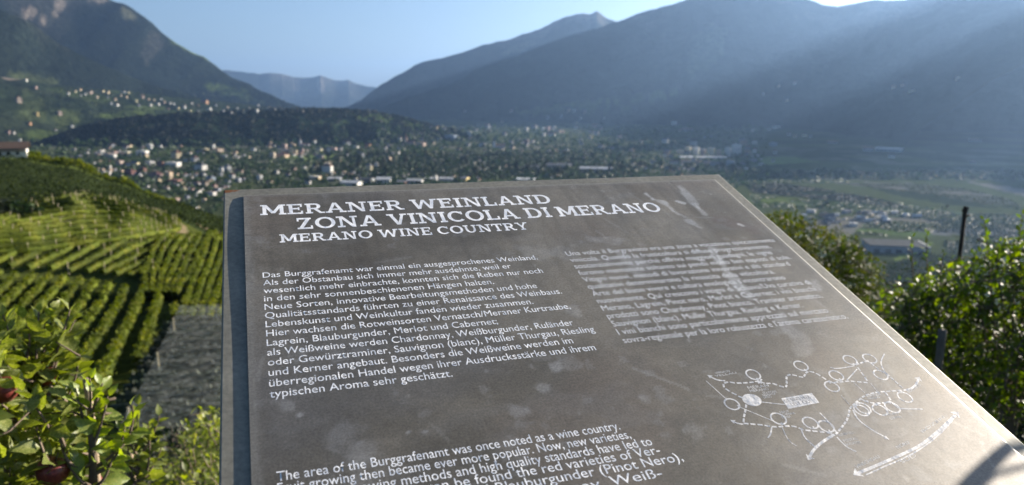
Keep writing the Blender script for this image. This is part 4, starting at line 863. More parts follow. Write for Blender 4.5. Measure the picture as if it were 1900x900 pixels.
fruit_tree((1800, 900), 6.6, [(1800, 640, 1790, 520)], 'inner bush with leaves darkened for shade behind the grey wooden post', leaf=.07, sp=.03, mat='dark_leaf', tmpl=LEAF2, name='bush', cat='bush',
           fill=([(1640, 600), (1720, 580), (1980, 580), (2000, 960), (1700, 900)], 560, .5, .3, 1.0))  # dark leaves stand in for shade under the right bushes

# ------------------------------------------------------------------ the information board
PSI, TAU = .330564154, .382570116
D1 = np.array([math.cos(PSI), math.sin(PSI), 0]); D2 = np.array([-math.sin(PSI)*math.cos(TAU), math.cos(PSI)*math.cos(TAU), math.sin(TAU)]); NN = np.cross(D1, D2); P0 = ray(415, 352)
def uv(px, py):
    r = ray(px, py); q = r*(NN @ P0)/(NN @ r)-P0; return q @ D1, q @ D2
foot = P0+D1*.38-D2*.5
rt = root('information_board', (foot[0], foot[1], gz(foot[0], foot[1])), 'tilted grey metal information board with white engraved text and a route map', 'sign')
BM = Matrix([[D1[r], D2[r], NN[r], P0[r]-rt.location[r]] for r in range(3)]+[[0, 0, 0, 1]])
WS = .7745; LS = 1.12; PU0, PU1, PV0, PV1 = .0249, .7545, -.0209, -1.09
def plate_h(u, v):
    return .0025+.0011*np.exp(-((v+.13)/.14)**2)*np.clip(1-(u-PU0)/.12, 0, 1)**2-.0006*sstep(-.045, -.021, v)*np.clip(1-(u-PU0)/.05, 0, 1)
# slab

import bmesh
bm = bmesh.new(); bmesh.ops.create_cube(bm, size=1)
for v in bm.verts: v.co = Vector(((v.co.x+.5)*WS, (v.co.y-.5)*LS, (v.co.z-.5)*.045))
bmesh.ops.bevel(bm, geom=bm.edges[:], offset=.0018, segments=2, affect='EDGES', profile=.5)
me = bpy.data.meshes.new('slab'); bm.to_mesh(me); bm.free()
t = NT('weathered_zinc_slab'); f = t.noise(9, 7, rough=.65); f2 = t.noise(160, 3); c = t.ramp(f, [(.3, (.15, .143, .115)), (.7, (.25, .238, .19))]); c = t.mix(c, t.ramp(f2, [(.3, (.8,)*3), (.7, (1.2,)*3)]), 1.0, 'MULTIPLY')
tc = t.n('ShaderNodeTexCoord'); sx = t.n('ShaderNodeSeparateXYZ'); t.l(tc.outputs['Object'], sx.inputs[0])
def mth(t, op, a, b=None):
    m = t.n('ShaderNodeMath', operation=op)
    for i, v in enumerate((a, b)):
        if v is None: continue
        if isinstance(v, (int, float)): m.inputs[i].default_value = v
        else: t.l(v, m.inputs[i])
    return m.outputs[0]
rx = mth(t, 'DIVIDE', sx.outputs[0], .020); ry = mth(t, 'DIVIDE', mth(t, 'ADD', sx.outputs[1], .003), .007)
rad = mth(t, 'SQRT', mth(t, 'ADD', mth(t, 'MULTIPLY', rx, rx), mth(t, 'MULTIPLY', ry, ry))); nz = t.noise(120, 4); rad = mth(t, 'ADD', rad, mth(t, 'MULTIPLY', mth(t, 'SUBTRACT', nz, .5), 1.3))
mk = t.ramp(rad, [(.75, (1, 1, 1)), (1.0, (0, 0, 0))]); c = t.mix(c, (.20, .085, .03), mk)
f3 = t.noise(5, 3); t.bsdf(c, t.ramp(f3, [(.3, (.48,)*3), (.7, (.62,)*3)]), .3, .25, bump=f2, bstr=.25, bdist=.0006); me.materials.append(t.m)
slab = link('slab', me, rt); slab.matrix_local = BM
# plate with its weathering in a colour attribute (stains stay put whatever the light)
nu, nv = 300, 440
def edged(a, b_, n):
    sg = 1 if b_ > a else -1; return np.concatenate([[a, a+.0017*sg], np.linspace(a+.004*sg, b_-.004*sg, n-4), [b_-.0017*sg, b_]])
U, Vv = np.meshgrid(edged(PU0, PU1, nu), edged(PV0, PV1, nv), indexing='ij'); edge0 = np.minimum(PU1-U, PV0-Vv)
base = np.zeros(U.shape+(3,)); base[:] = (.160, .144, .114)
cl1 = fbm(U*7, Vv*7, 6, 51); cl2 = fbm(U*22+3, Vv*22, 5, 61); cl3 = fbm(U*70, Vv*70, 4, 71); st_ = fbm(U*60+Vv*9, Vv*14, 4, 81)
base *= (.76+.46*sstep(.3, .7, cl1))[..., None]; base *= (.86+.28*cl2)[..., None]; base *= (.9+.2*cl3)[..., None]
base = mixc(base, (.165, .135, .105), sstep(.5, .68, fbm(U*6+9, Vv*6, 5, 91))*.4)
base = mixc(base, (.125, .122, .118), sstep(.52, .7, fbm(U*5+4, Vv*5+7, 5, 95))*.4)
base = mixc(base, (.27, .27, .27), sstep(.60, .74, fbm(U*16, Vv*30, 5, 99))*.08)
base = mixc(base, (.30, .30, .29), (sstep(.70, .78, fbm(U*45, Vv*60, 4, 103))*.18))
for q in range(46):
    a_ = (rr_.uniform(PU0, PU1), rr_.uniform(-.75, PV0)); ln = rr_.uniform(.01, .06); an = rr_.gauss(-1.2, .7); e_ = (a_[0]+ln*math.cos(an), a_[1]+ln*math.sin(an)); L2 = ln*ln
    tt = np.clip(((U-a_[0])*(e_[0]-a_[0])+(Vv-a_[1])*(e_[1]-a_[1]))/L2, 0, 1); dq = np.hypot(U-a_[0]-tt*(e_[0]-a_[0]), Vv-a_[1]-tt*(e_[1]-a_[1])); base = mixc(base, (.30, .29, .26), (1-sstep(.0008, .0028, dq))*rr_.uniform(.1, .38))
for q in range(150):
    a_ = (rr_.uniform(PU0, PU1), rr_.uniform(-.75, PV0)); w_ = rr_.uniform(.0015, .004); dq = np.hypot(U-a_[0], (Vv-a_[1])*rr_.uniform(.6, 1)); base = mixc(base, rr_.choice([(.34, .33, .30), (.07, .065, .06)]), (1-sstep(w_*.4, w_, dq))*rr_.uniform(.15, .5))
dr = fbm(U*90, Vv*4+3, 4, 131); base *= (1-.16*sstep(.5, .75, dr)*(1-sstep(-.35, -.03, -Vv-.5)))[..., None]
edge = np.minimum(np.minimum(U-PU0, PU1-U), PV0-Vv); base = mixc(base, (.24, .23, .20), (1-sstep(.002, .012, edge))*.5)
def smear(pts, w, st, c=(.52, .52, .50), ox=860, oy=320, s=3.215, rag=1.1):
    global base
    Q = [uv(ox+x/s, oy+y/s) for x, y in pts]; D = np.full(U.shape, 9.)
    if len(Q) == 1: Q = Q*2
    for (a, b_), (c_, d_) in zip(Q[:-1], Q[1:]):
        L2 = (c_-a)**2+(d_-b_)**2+1e-12; tt = np.clip(((U-a)*(c_-a)+(Vv-b_)*(d_-b_))/L2, 0, 1); D = np.minimum(D, np.hypot(U-a-tt*(c_-a), Vv-b_-tt*(d_-b_)))
    w = w*.85; st = st*.72
    q = D/w+(fbm(U*55, Vv*55, 4, 77)-.5)*rag*2; base = mixc(base, c, (1-sstep(.35, 1.15, q))*st*(.45+.9*cl3).clip(0, 1))
smear([(1085, 135), (1130, 165)], .005, .9); smear([(1130, 165), (1200, 190), (1250, 240), (1312, 270)], .007, .75); smear([(1290, 95), (1340, 150), (1390, 210), (1440, 260)], .008, .55)
smear([(1265, 180), (1310, 192)], .004, .95); smear([(1380, 205), (1400, 222)], .007, .7); smear([(1340, 300), (1410, 338)], .008, .55); smear([(1480, 470), (1530, 540)], .010, .7); smear([(1530, 540), (1570, 590), (1640, 690), (1690, 740)], .010, .6)
smear([(980, 520), (1080, 560), (1040, 600)], .020, .32); smear([(80, 86), (250, 80)], .003, .5); smear([(400, 480), (580, 480)], .022, .2); smear([(650, 830)], .016, .3); smear([(760, 400), (900, 430)], .014, .25)
smear([(1540, 300), (1640, 325), (1715, 350)], .020, .75, (.105, .078, .066), rag=.5); smear([(1640, 318), (1662, 326)], .0045, 1.0, (.55, .53, .50), rag=.2); smear([(1800, 330)], .02, .3, (.12, .09, .08))
Z6 = dict(ox=1040, oy=420, s=3.393); smear([(1590, 370), (1610, 400)], .011, .4, **Z6); smear([(1380, 600), (1470, 690), (1540, 790)], .016, .28, **Z6)
Z4 = dict(ox=860, oy=580, s=2.812)
for x, y, w, st in [(470, 290, .010, .35), (410, 410, .010, .4), (290, 520, .012, .35), (945, 460, .014, .3), (560, 270, .016, .2), (1170, 625, .014, .25), (350, 285, .006, .3), (120, 410, .008, .25)]: smear([(x, y)], w, st, **Z4)
for x, y, w, st in [(400, 490, .010, .25), (455, 535, .006, .5), (1130, 622, .004, .7), (1040, 628, .003, .6), (800, 740, .014, .3), (680, 620, .02, .18)]: smear([(x, y)], w, st, ox=400, oy=590, s=2.904)
Hh = plate_h(U, Vv)-.0013*(edge0 < .0008)
top = np.stack([U, Vv, Hh], -1).reshape(-1, 3); ii = np.arange(nu*nv).reshape(nu, nv)
F = np.stack([ii[:-1, :-1], ii[1:, :-1], ii[1:, 1:], ii[:-1, 1:]], -1).reshape(-1, 4)[:, ::-1]
loop = np.concatenate([ii[:, 0], ii[-1, 1:], ii[-2::-1, -1], ii[0, -2:0:-1]]); rimv = top[loop].copy(); low = rimv.copy(); low[:, 2] = .0003; nb = len(top)
k = len(loop); kk = np.arange(k); F2 = np.stack([nb+kk, nb+(kk+1) % k, nb+k+(kk+1) % k, nb+k+kk], 1)
V_ = np.vstack([top, rimv, low]); colr = np.vstack([base.reshape(-1, 3), np.tile((.55, .52, .46), (2*k, 1))])  # rim colour lightened to paint the sunlit edge line
t = NT('weathered_metal_plate'); a = t.n('ShaderNodeAttribute', attribute_name='Col'); f = t.noise(420, 4, rough=.75); c = t.mix(a.outputs['Color'], t.ramp(f, [(.25, (.60,)*3), (.75, (1.42,)*3)]), 1.0, 'MULTIPLY')
f2 = t.noise(90, 6, rough=.7); c = t.mix(c, t.ramp(f2, [(.3, (.88,)*3), (.7, (1.12,)*3)]), 1.0, 'MULTIPLY'); f3 = t.noise(14, 5)
t.bsdf(c, t.ramp(f3, [(.3, (.42,)*3), (.7, (.56,)*3)]), .35, .3, bump=f2, bstr=.35, bdist=.0004)
plate = link('plate', mesh_np('plate', V_, np.vstack([F, F2]), t.m, True, col=colr), rt); plate.matrix_local = BM
try: plate.data.set_sharp_from_angle(angle=R(40))
except Exception: pass
# two steel legs
for u in (.16, .62):
    q = P0+D1*u-D2*.55-NN*.046; g = gz(q[0], q[1])-.3; b = MB(); b.box(-.03, .03, -.03, .03, g-q[2], .035); link('leg', b.data('leg', [M['greypost']]), rt, loc=tuple(q-np.array(rt.location)), rot=(0, 0, PSI))
TZ = .00004
def on_plate(name, me, z=TZ):
    """bends flat print onto the plate"""
    n = len(me.vertices); co = np.empty(n*3); me.vertices.foreach_get('co', co); co = co.reshape(-1, 3); co[:, 2] += plate_h(co[:, 0], co[:, 1])+z; me.vertices.foreach_set('co', co.ravel()); me.update()
    o = link(name, me, plate); return o
fc = bpy.data.curves.new('print', 'FONT'); fc.resolution_u = 3; fo = bpy.data.objects.new('print', fc); COL.objects.link(fo)
def text_line(body, l, r=None, cap=.0104, u0=None, v0=None, xs=None, mat='white_text', off=.001, ang=0):
    fc.body = body; fc.offset = off; DG2 = bpy.context.evaluated_depsgraph_get(); DG2.update()
    me = bpy.data.meshes.new_from_object(fo.evaluated_get(DG2)); n = len(me.vertices); co = np.empty(n*3); me.vertices.foreach_get('co', co); co = co.reshape(-1, 3)
    if u0 is None: u0, v0 = uv(*l)
    x0, x1 = co[:, 0].min(), co[:, 0].max(); sy = cap/.70
    if xs is None: xs = (uv(*r)[0]-u0)/(x1-x0) if r is not None else sy
    co[:, 0] = (co[:, 0]-(x0 if r is not None else 0))*xs; co[:, 1] *= sy; co[:, 2] = 0
    if ang: ca, sa = math.cos(ang), math.sin(ang); co[:, 0], co[:, 1] = co[:, 0]*ca-co[:, 1]*sa, co[:, 0]*sa+co[:, 1]*ca
    co[:, 0] += u0; co[:, 1] += v0; me.vertices.foreach_set('co', co.ravel()); me.materials.clear(); me.materials.append(M[mat])
    return on_plate('text_line', me)
GT = ['Das Burggrafenamt war einmal ein ausgesprochenes Weinland.', 'Als der Obstanbau sich immer mehr ausdehnte, weil er', 'wesentlich mehr einbrachte, konnten sich die Reben nur noch', 'in den sehr sonnenbeschienenen Hängen halten.', 'Neue Sorten, innovative Bearbeitungsmethoden und hohe',
      'Qualitätsstandards führten zu einer Renaissance des Weinbaus.', 'Lebenskunst und Weinkultur fanden wieder zusammen.', 'Hier wachsen die Rotweinsorten Vernatsch/Meraner Kurtraube,', 'Lagrein, Blauburgunder, Merlot und Cabernet;', 'als Weißweine werden Chardonnay, Weißburgunder, Ruländer',
      'oder Gewürztraminer, Sauvignon (blanc), Müller Thurgau, Riesling', 'und Kerner angebaut. Besonders die Weißweine werden im', 'überregionalen Handel wegen ihrer Ausdrucksstärke und ihrem', 'typischen Aroma sehr geschätzt.']
GR = [998, 949, 1008, 917, 997, 1043, 990, 1059, 924, 1065, 1104, 1064, 1106, 840]
for i, (s, rx_) in enumerate(zip(GT, GR)):
    v = -.2176-.01491*i; lo, hi = 400., 900.
    for _ in range(30):                      # pixel row where this baseline meets the right end
        mid = (lo+hi)/2
        if uv(rx_, mid)[1] > v: lo = mid
        else: hi = mid
    text_line(s, None, (rx_, lo), u0=.0430, v0=v, cap=.0104)
IT = ['Una volta il Burgraviato era una zona a vocazione spiccatamente', 'vinicola. Quando la frutticoltura si diffuse progressivamente,', 'sostanzialmente perché offriva maggiori guadagni, le vigne', 'furono mantenute soltanto sui pendii molto ben esposti al sole.', 'Vitigni nuovi, metodi di lavorazione innovativi e alti standard',
      'qualitativi determinarono la rinascita della viticoltura.', "Arte del buon vivere e cultura enologica s'incontrarono", 'nuovamente. Qui crescono i vitigni di Schiava/Uva curativa di', 'Merano, Lagrein, Pinot nero, Merlot e Cabernet; i vini bianchi', 'prodotti sono Chardonnay, Pinot bianco, Traminer aromatico,',
      'Sauvignon (blanc), Müller Thurgau, Riesling e Kerner.', 'I vini bianchi sono particolarmente apprezzati sul mercato', "sovra-regionale per la loro robustezza e l'aroma caratteristico."]
IR = [1438.5, 1431, 1433.5, 1468, 1466.5, 1438, 1458, 1505, 1515, 1526, 1490, 1537.5, 1573.5]
for i, (s, rx_) in enumerate(zip(IT, IR)):
    v = -.2143-.01471*i; lo, hi = 380., 900.
    for _ in range(30):
        mid = (lo+hi)/2
        if uv(rx_, mid)[1] > v: lo = mid
        else: hi = mid
    text_line(s, None, (rx_, lo), u0=.4165, v0=v, cap=.0106, mat='white_text', off=-.010)
ET = ['The area of the Burggrafenamt was once noted as a wine country.', 'Fruit growing then became ever more popular. Now, new varieties,', 'innovative growing methods and high quality standards have led to', 'a renaissance. Here can be found the red varieties of Ver-', 'natsch, Lagrein, Merlot and Blauburgunder (Pinot Nero),', 'white wines such as Chardonnay, Weiß-']
ER = [1151, 1171, 1211, 1226, 1268, 1230]
for i, (s, rx_) in enumerate(zip(ET, ER)):
    v = uv(*[(1151, 800), (1171, 816), (1211, 829), (1226, 845), (1268, 858), (1230, 888)][i])[1]; text_line(s, None, (rx_, [800, 816, 829, 845, 858, 888][i]), u0=.0445, v0=v, cap=.0104)
# headings in slab letters
def arc(cx, cy, rx, ry, a0, a1, wx, wy, n=14):
    out = []
    for i in range(n):
        t0 = R(a0+(a1-a0)*i/n); t1 = R(a0+(a1-a0)*(i+1)/n)
        f = lambda t, kx, ky: (cx+(rx-kx)*math.cos(t), cy+(ry-ky)*math.sin(t))
        out.append([f(t0, 0, 0), f(t1, 0, 0), f(t1, wx, wy), f(t0, wx, wy)])
    return out
def rc(x0, x1, y0, y1): return [(x0, y0), (x1, y0), (x1, y1), (x0, y1)]
SW, SH = .225, .135
def ser(x, y, w=.40): return rc(x-w/2, x+w/2, y, y+SH) if y < .5 else rc(x-w/2, x+w/2, y-SH, y)
def vs_(x): return rc(x-SW/2, x+SW/2, 0, 1)
def sl(x0, y0, x1, y1, w=SW): return [(x0-w/2, y0), (x0+w/2, y0), (x1+w/2, y1), (x1-w/2, y1)]
GL = {
 'M': (1.52, [vs_(.26), vs_(1.26), ser(.22, 0, .44), ser(1.30, 0, .44), rc(.02, .30, 1-SH, 1), rc(1.22, 1.50, 1-SH, 1), sl(.28, 1, .76, .15), sl(1.24, 1, .76, .15)]),
 'E': (1.06, [vs_(.26), rc(.04, .96, 0, SH), rc(.04, .94, 1-SH, 1), rc(.3, .74, .46, .46+SH), rc(.85, .97, .0, .30), rc(.83, .95, .70, 1), rc(.68, .78, .38, .66)]),
 'R': (1.20, [vs_(.26), ser(.26, 0, .44), rc(.04, .66, 1-SH, 1), rc(.3, .66, .42, .42+SH)]+arc(.64, .71, .34, .29, -90, 90, SW, SH)+[sl(.98, 0, .62, .46), rc(.86, 1.18, 0, SH)]),
 'A': (1.30, [sl(.22, 0, .62, 1, .2), sl(1.06, 0, .66, 1, .2), rc(.36, .94, .26, .26+SH), ser(.22, 0, .42), ser(1.08, 0, .42)]),
 'N': (1.34, [rc(.20, .36, 0, 1), rc(.96, 1.12, 0, 1), ser(.26, 0, .46), rc(.02, .36, 1-SH, 1), ser(1.06, 1, .46), sl(1.02, 0, .30, 1, .24)]),
 'W': (1.82, [sl(.52, 0, .24, 1), sl(.52, 0, .90, .94, .19), sl(1.28, 0, .90, .94, .19), sl(1.28, 0, 1.56, 1), ser(.24, 1, .44), ser(1.58, 1, .44)]),
 'I': (.56, [vs_(.28), ser(.28, 0, .46), ser(.28, 1, .46)]),
 'L': (1.0, [vs_(.26), ser(.26, 1, .46), rc(.04, .92, 0, SH), rc(.80, .93, 0, .34)]),
 'D': (1.24, [vs_(.26), rc(.04, .62, 0, SH), rc(.04, .62, 1-SH, 1)]+arc(.60, .5, .56, .5, -90, 90, SW*1.05, SH)),
 'Z': (1.06, [rc(.08, .96, 0, SH), rc(.10, .92, 1-SH, 1), sl(.24, 0, .80, 1, .24), rc(.85, .97, 0, .30), rc(.08, .20, .70, 1)]),
 'O': (1.28, arc(.64, .5, .60, .515, 0, 360, SW*1.05, SH*1.05, 30)),
 'V': (1.26, [sl(.62, 0, .24, 1), sl(.66, 0, 1.02, 1, .19), ser(.22, 1, .44), ser(1.04, 1, .42)]),
 'C': (1.16, arc(.62, .5, .58, .515, 42, 318, SW*1.05, SH*1.05, 24)+[rc(.94, 1.06, .68, .96)]),
 'U': (1.30, [rc(.18, .38, .4, 1), rc(.94, 1.12, .4, 1), ser(.27, 1, .46), ser(1.03, 1, .44)]+arc(.65, .42, .47, .435, 180, 360, SW, SH, 16)),
 'T': (1.10, [vs_(.55), rc(.06, 1.04, 1-SH, 1), rc(.05, .17, .70, 1), rc(.93, 1.05, .70, 1), ser(.55, 0, .46)]),
 'Y': (1.22, [rc(.51, .71, 0, .48), sl(.61, .40, .24, 1, .21), sl(.61, .40, .99, 1, .19), ser(.22, 1, .40), ser(1.02, 1, .40), ser(.61, 0, .46)]),
 ' ': (.42, [])}
def heading(s, lpx, rpx, cap, wordgap=.42):
    u0, v0 = uv(*lpx); u1 = uv(*rpx)[0]; x = 0; polys = []
    for ch in s:
        w, ps = GL[ch]; polys += [[(px+x, py) for px, py in p] for p in ps]; x += w+(.02 if ch != ' ' else 0)
    k = (u1-u0)/(x-.06); me = bpy.data.meshes.new('heading'); vs = []; fs = []
    for i, p in enumerate(polys):
        b0 = len(vs); vs += [(u0+(a-.03)*k, v0+b*cap, i*1e-7) for a, b in p]; ar = sum(p[j][0]*p[(j+1) % 4][1]-p[(j+1) % 4][0]*p[j][1] for j in range(4)); f = tuple(range(b0, b0+4)); fs.append(f if ar > 0 else f[::-1])
    me.from_pydata(vs, [], fs); me.materials.append(M['white_text']); return on_plate('heading_line', me)
heading('MERANER WEINLAND', (484, 403.3), (1028, 382), .0262)
heading('ZONA VINICOLA DI MERANO', (551, 429), (1230, 394.6), .0275)
heading('MERANO WINE COUNTRY', (520, 454), (983, 428), .0188)
# ------------------------------------------------------------------ route map printed on the plate
class Print:
    def __init__(s): s.v = []; s.f = []; s.i = 0
    def quad(s, p):
        b = len(s.v); s.v += [(q[0], q[1], s.i*1e-7) for q in p]; ar = sum(p[j][0]*p[(j+1) % len(p)][1]-p[(j+1) % len(p)][0]*p[j][1] for j in range(len(p))); f = tuple(range(b, b+len(p))); s.f.append(f if ar > 0 else f[::-1]); s.i = (s.i+1) % 200
    def line(s, P, w, dash=None, gap=.3):
        w = w*.82
        P = [np.array(p, float) for p in P]; seg = np.array([0]+list(np.cumsum([np.linalg.norm(b-a) for a, b in zip(P[:-1], P[1:])])))
        X = np.array(P); L = seg[-1]; n = max(1, int(round(L/dash))) if dash else max(len(P)*4, 8)
        for i in range(n):
            t0 = L*i/n; t1 = L*(i+(1-gap if dash else 1.0))/n; a = np.array([np.interp(t0, seg, X[:, k]) for k in (0, 1)]); b = np.array([np.interp(t1, seg, X[:, k]) for k in (0, 1)]); d = b-a
            if np.linalg.norm(d) < 1e-6: continue
            d /= np.linalg.norm(d); q = np.array([-d[1], d[0]])*w/2; s.quad([a-q, b-q, b+q, a+q])
    def ring(s, c, r, w, n=22):
        for i in range(n):
            a, b = 2*math.pi*i/n, 2*math.pi*(i+1)/n; s.quad([(c[0]+math.cos(a)*r, c[1]+math.sin(a)*r), (c[0]+math.cos(b)*r, c[1]+math.sin(b)*r), (c[0]+math.cos(b)*(r-w), c[1]+math.sin(b)*(r-w)), (c[0]+math.cos(a)*(r-w), c[1]+math.sin(a)*(r-w))])
    def head(s, p, q, w):
        w = w*.62
        p, q = np.array(p), np.array(q); d = (q-p)/np.linalg.norm(q-p); n = np.array([-d[1], d[0]]); s.quad([q+d*w*.6, q-d*w+n*w, q-d*w*.6, q-d*w-n*w][::1])
    def done(s, name, mat):
        me = bpy.data.meshes.new(name); me.from_pydata(s.v, [], s.f); me.materials.append(M[mat]); return on_plate(name, me)
def mz(x, y): return uv(1240+x/3.1667, 620+y/3.1667)
def spl(pts, n=6):
    P = np.array([mz(*p) for p in pts]); out = []
    for i in range(len(P)-1):
        p0, p1, p2, p3 = P[max(i-1, 0)], P[i], P[i+1], P[min(i+2, len(P)-1)]
        for k in range(n): t_ = k/n; out.append(.5*((2*p1)+(-p0+p2)*t_+(2*p0-5*p1+4*p2-p3)*t_**2+(-p0+3*p1-3*p2+p3)*t_**3))
    out.append(P[-1]); return out
W1 = .0025
pr = Print(); DSH = .0072
for pts in [[(530, 285), (470, 295), (400, 298), (345, 292), (322, 300), (320, 318), (345, 340), (400, 370), (448, 398), (452, 440), (440, 500), (437, 535)],
            [(437, 535), (500, 540), (560, 546), (620, 556), (700, 550), (750, 556), (780, 572), (850, 580), (920, 588), (968, 598)],
            [(535, 288), (560, 300), (610, 300), (650, 315), (688, 322), (692, 300), (690, 262), (705, 248), (740, 252), (785, 265), (800, 245), (812, 230), (850, 234), (900, 262), (945, 290), (1000, 292), (1050, 286), (1110, 290), (1178, 297)],
            [(978, 600), (1020, 550), (1050, 500), (1062, 450), (1100, 410), (1150, 372), (1220, 352), (1300, 345), (1375, 340)],
            [(1095, 190), (1140, 175), (1180, 165)], [(1185, 180), (1230, 215), (1270, 240)], [(1275, 240), (1320, 280), (1378, 332)], [(1108, 205), (1140, 250), (1170, 292)], [(1270, 352), (1290, 380), (1300, 405), (1250, 415), (1190, 415), (1130, 395)]]: pr.line(spl(pts), W1, DSH, .28)
pr.done('route_line', 'map_print')
pr = Print()
for pts, w in [([(330, 285), (280, 278), (238, 256)], .0022), ([(970, 600), (900, 645), (850, 690), (822, 738)], .0034), ([(1375, 340), (1420, 330), (1450, 305), (1465, 272)], .0030), ([(1080, 455), (1110, 510), (1180, 565), (1280, 622)], .0022), ([(435, 540), (405, 535), (372, 522)], .0022),
               ([(945, 205), (980, 212), (1040, 205), (1090, 195)], .0018), ([(1265, 125), (1245, 175), (1262, 225), (1275, 240)], .0018), ([(1045, 280), (1105, 215)], .0016), ([(1300, 405), (1340, 440), (1370, 448), (1490, 451)], .0018), ([(885, 472), (940, 530), (985, 590)], .0016), ([(985, 615), (1040, 670), (1100, 702)], .0018),
               ([(775, 570), (800, 620), (855, 672)], .0018), ([(603, 558), (595, 600), (580, 620)], .0018), ([(665, 560), (700, 630), (748, 668)], .0010), ([(218, 285), (340, 395)], .0010), ([(405, 435), (610, 520)], .0010), ([(530, 408), (680, 424)], .0014), ([(1085, 295), (1150, 355)], .0010), ([(1185, 300), (1225, 350)], .0010), ([(1010, 370), (1060, 425)], .0008), ([(1130, 395), (1170, 405)], .0022)]:
    pr.line(spl(pts), w)
for a, b_, w in [((280, 278), (234, 255), .005), ((850, 690), (820, 742), .007), ((1450, 305), (1467, 268), .007), ((1180, 565), (1282, 624), .005), ((405, 535), (370, 520), .005), ((1200, 782), (1095, 832), .009), ((1600, 545), (1690, 475), .009), ((560, 410), (528, 407), .003)]: pr.head(mz(*a), mz(*b_), w)
pr.line(spl([(1105, 828), (1200, 790), (1350, 725), (1480, 660), (1590, 572), (1680, 488)]), .0038); pr.line(spl([(1155, 838), (1260, 790), (1380, 738), (1500, 668), (1600, 585), (1660, 520)]), .0016)
pr.done('branch_line', 'map_print')
pr = Print()
for x, y in [(495, 248), (775, 196), (370, 422), (643, 507), (830, 532), (923, 552), (982, 253), (957, 318), (1063, 162), (1178, 153), (1243, 249), (1385, 380), (1140, 445), (1130, 458), (1238, 455), (1311, 440)]:
    c = mz(x, y); pr.ring(c, .0086, .0018); 
for a, b_ in [((515, 268), (525, 285)), ((795, 215), (805, 228)), ((400, 430), (412, 432)), ((660, 530), (664, 545)), ((845, 552), (852, 568)), ((938, 572), (945, 588)), ((1000, 270), (1012, 284)), ((945, 300), (950, 290)), ((1080, 180), (1092, 192)), ((1360, 355), (1368, 345)), ((1215, 432), (1210, 415)), ((1298, 418), (1296, 405)), ((520, 290), (545, 300)), ((545, 275), (525, 300))]: pr.line([mz(*a), mz(*b_)], .0022)
c = mz(487, 397); n = 24; pr.quad([(c[0]+.0105*math.cos(2*math.pi*k/n), c[1]+.0088*math.sin(2*math.pi*k/n)) for k in range(n)]); pr.line([mz(442, 380), mz(470, 392)], .003)
pr.quad([mz(658, 388), mz(838, 356), mz(882, 413), mz(702, 450)][::-1]); pr.done('station_marks', 'map_print')
def mtext(body, x, y, cap, mat, x2, y2, z=None):
    a = mz(x, y); b_ = mz(x2, y2); ang = math.atan2(b_[1]-a[1], b_[0]-a[0]); w = math.hypot(b_[0]-a[0], b_[1]-a[1])
    fc.body = body; fc.offset = 0; DG2 = bpy.context.evaluated_depsgraph_get(); DG2.update(); me = bpy.data.meshes.new_from_object(fo.evaluated_get(DG2)); n = len(me.vertices); co = np.empty(n*3); me.vertices.foreach_get('co', co); co = co.reshape(-1, 3)
    x0, x1 = co[:, 0].min(), co[:, 0].max(); X = (co[:, 0]-x0)*w/(x1-x0); Y = co[:, 1]*cap/.70; ca, sa = math.cos(ang), math.sin(ang); co[:, 0] = X*ca-Y*sa+a[0]; co[:, 1] = X*sa+Y*ca+a[1]; co[:, 2] = 0
    me.vertices.foreach_set('co', co.ravel()); me.materials.clear(); me.materials.append(M[mat]); on_plate('map_text', me, z or TZ)
mtext('SIE SIND HIER', 686, 414, .0046, 'box_ink', 836, 386, TZ+.00003); mtext('LEI E QUI', 724, 434, .0046, 'box_ink', 840, 411, TZ+.00003)
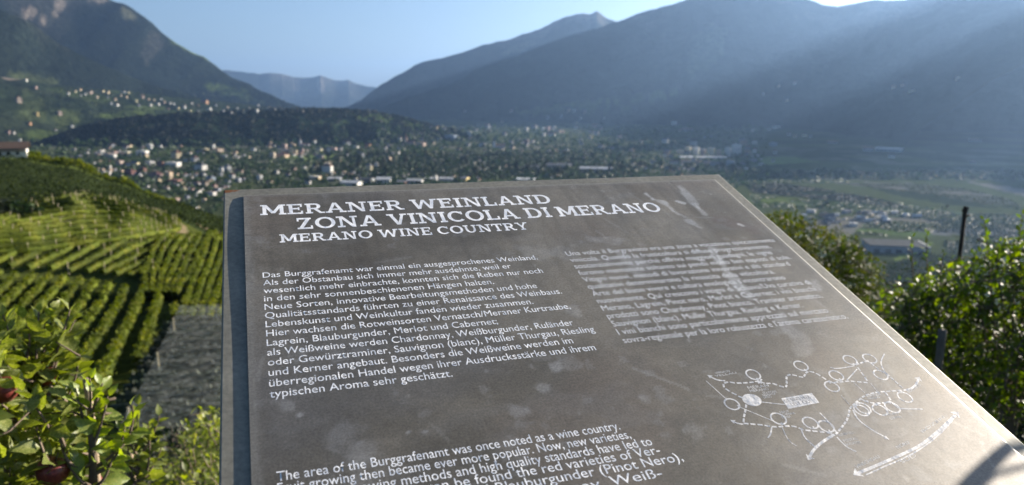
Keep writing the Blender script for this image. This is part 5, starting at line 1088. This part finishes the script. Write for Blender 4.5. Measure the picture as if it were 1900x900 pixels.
for s, x, y, x2, y2, cp in [('VERNAUN', 275, 245, 360, 232, .003), ('VELLAU', 275, 262, 400, 242, .003), ('MERAN', 470, 335, 590, 318, .0044), ('MERANO', 480, 352, 590, 338, .0036), ('STAZIONE', 555, 362, 635, 352, .003), ('BAHNHOF', 555, 376, 630, 366, .003), ('LAGO', 560, 388, 605, 382, .003),
                            ('NAIF', 655, 476, 710, 468, .003), ('SCHENNA', 660, 492, 745, 480, .003), ('SCENA', 665, 507, 720, 500, .003), ('LANA', 1165, 380, 1250, 368, .003), ('MARLING', 1175, 395, 1240, 385, .003), ('BURGSTALL', 1000, 610, 1090, 592, .003), ('POSTAL', 1030, 645, 1110, 628, .003), ('GARGAZON', 1040, 665, 1130, 650, .003),
                            ('TSCHERMS', 1290, 490, 1350, 480, .003), ('CERMES', 1300, 512, 1370, 500, .003), ('VINSCHGAU', 1105, 800, 1240, 735, .0036), ('NORD', 1345, 684, 1415, 652, .0036), ('SÜD', 1370, 770, 1455, 728, .0036), ('BOZEN', 1490, 590, 1620, 500, .0030), ('BOLZANO', 1410, 355, 1480, 310, .003)]:
    mtext(s, x, y, cp, 'faint_text', x2, y2)
bpy.data.objects.remove(fo)

# unseen branches placed right of the board to shadow its lower right corner
def lit_from(px, py, t): u_, v_ = uv(px, py); return P0+D1*u_+D2*v_+np.array(SUNV)*t
b = MB(); tb = at(2900, 700, 2.2); g = gz(tb[0], tb[1]); org = np.array([tb[0], tb[1], g])
A1_ = [lit_from(1905, 828, .9), lit_from(1860, 840, .92), lit_from(1830, 868, .95), lit_from(1795, 905, .98), lit_from(1760, 960, 1.0)]
trunk_top = lit_from(1940, 815, .98); 
b.tube([tuple(v-org) for v in [org, org*.5+np.array([trunk_top[0], trunk_top[1], trunk_top[2]])*.5+[0.05, .05, 0], trunk_top]+A1_], [.02, .012, .0045, .004, .0055, .0075, .009, .010], 8)
A2_ = [lit_from(1935, 862, .7), lit_from(1890, 880, .7), lit_from(1840, 892, .7), lit_from(1780, 915, .7)]
b.tube([tuple(v-org) for v in [trunk_top]+A2_], [.0035, .0019, .0019, .0019, .0019], 6)
rt = root('unseen_shadow_branch', tuple(org), 'thin unseen sapling placed to shadow the lower right corner of the board', 'sapling'); link('stem', b.data('stem', [M['bark']], True), rt)

# ------------------------------------------------------------------ valley haze
ZTOP = max((o.matrix_world @ Vector(c)).z for o in sc.objects if o.type == 'MESH' and o.name.startswith('mountain') for c in o.bound_box)+30; print('ztop', ZTOP)
b = MB(); b.box(-42000, 42000, -42000, 42000, -187.5, ZTOP); hz = b.data('haze', [])
m = bpy.data.materials.new('valley_haze'); m.use_nodes = True; nt = m.node_tree; nt.nodes.clear(); o_ = nt.nodes.new('ShaderNodeOutputMaterial'); pv_ = nt.nodes.new('ShaderNodeVolumePrincipled')
pv_.inputs['Color'].default_value = (.35, .585, 1.0, 1); pv_.inputs['Density'].default_value = HAZE_DENSITY; pv_.inputs['Anisotropy'].default_value = .58; nt.links.new(pv_.outputs[0], o_.inputs['Volume'])
hz.materials.append(m); tag(link('haze', hz), 'thin blue morning haze filling the valley', kind='stuff')
print('houses', n_house, 'trees', n_tree)
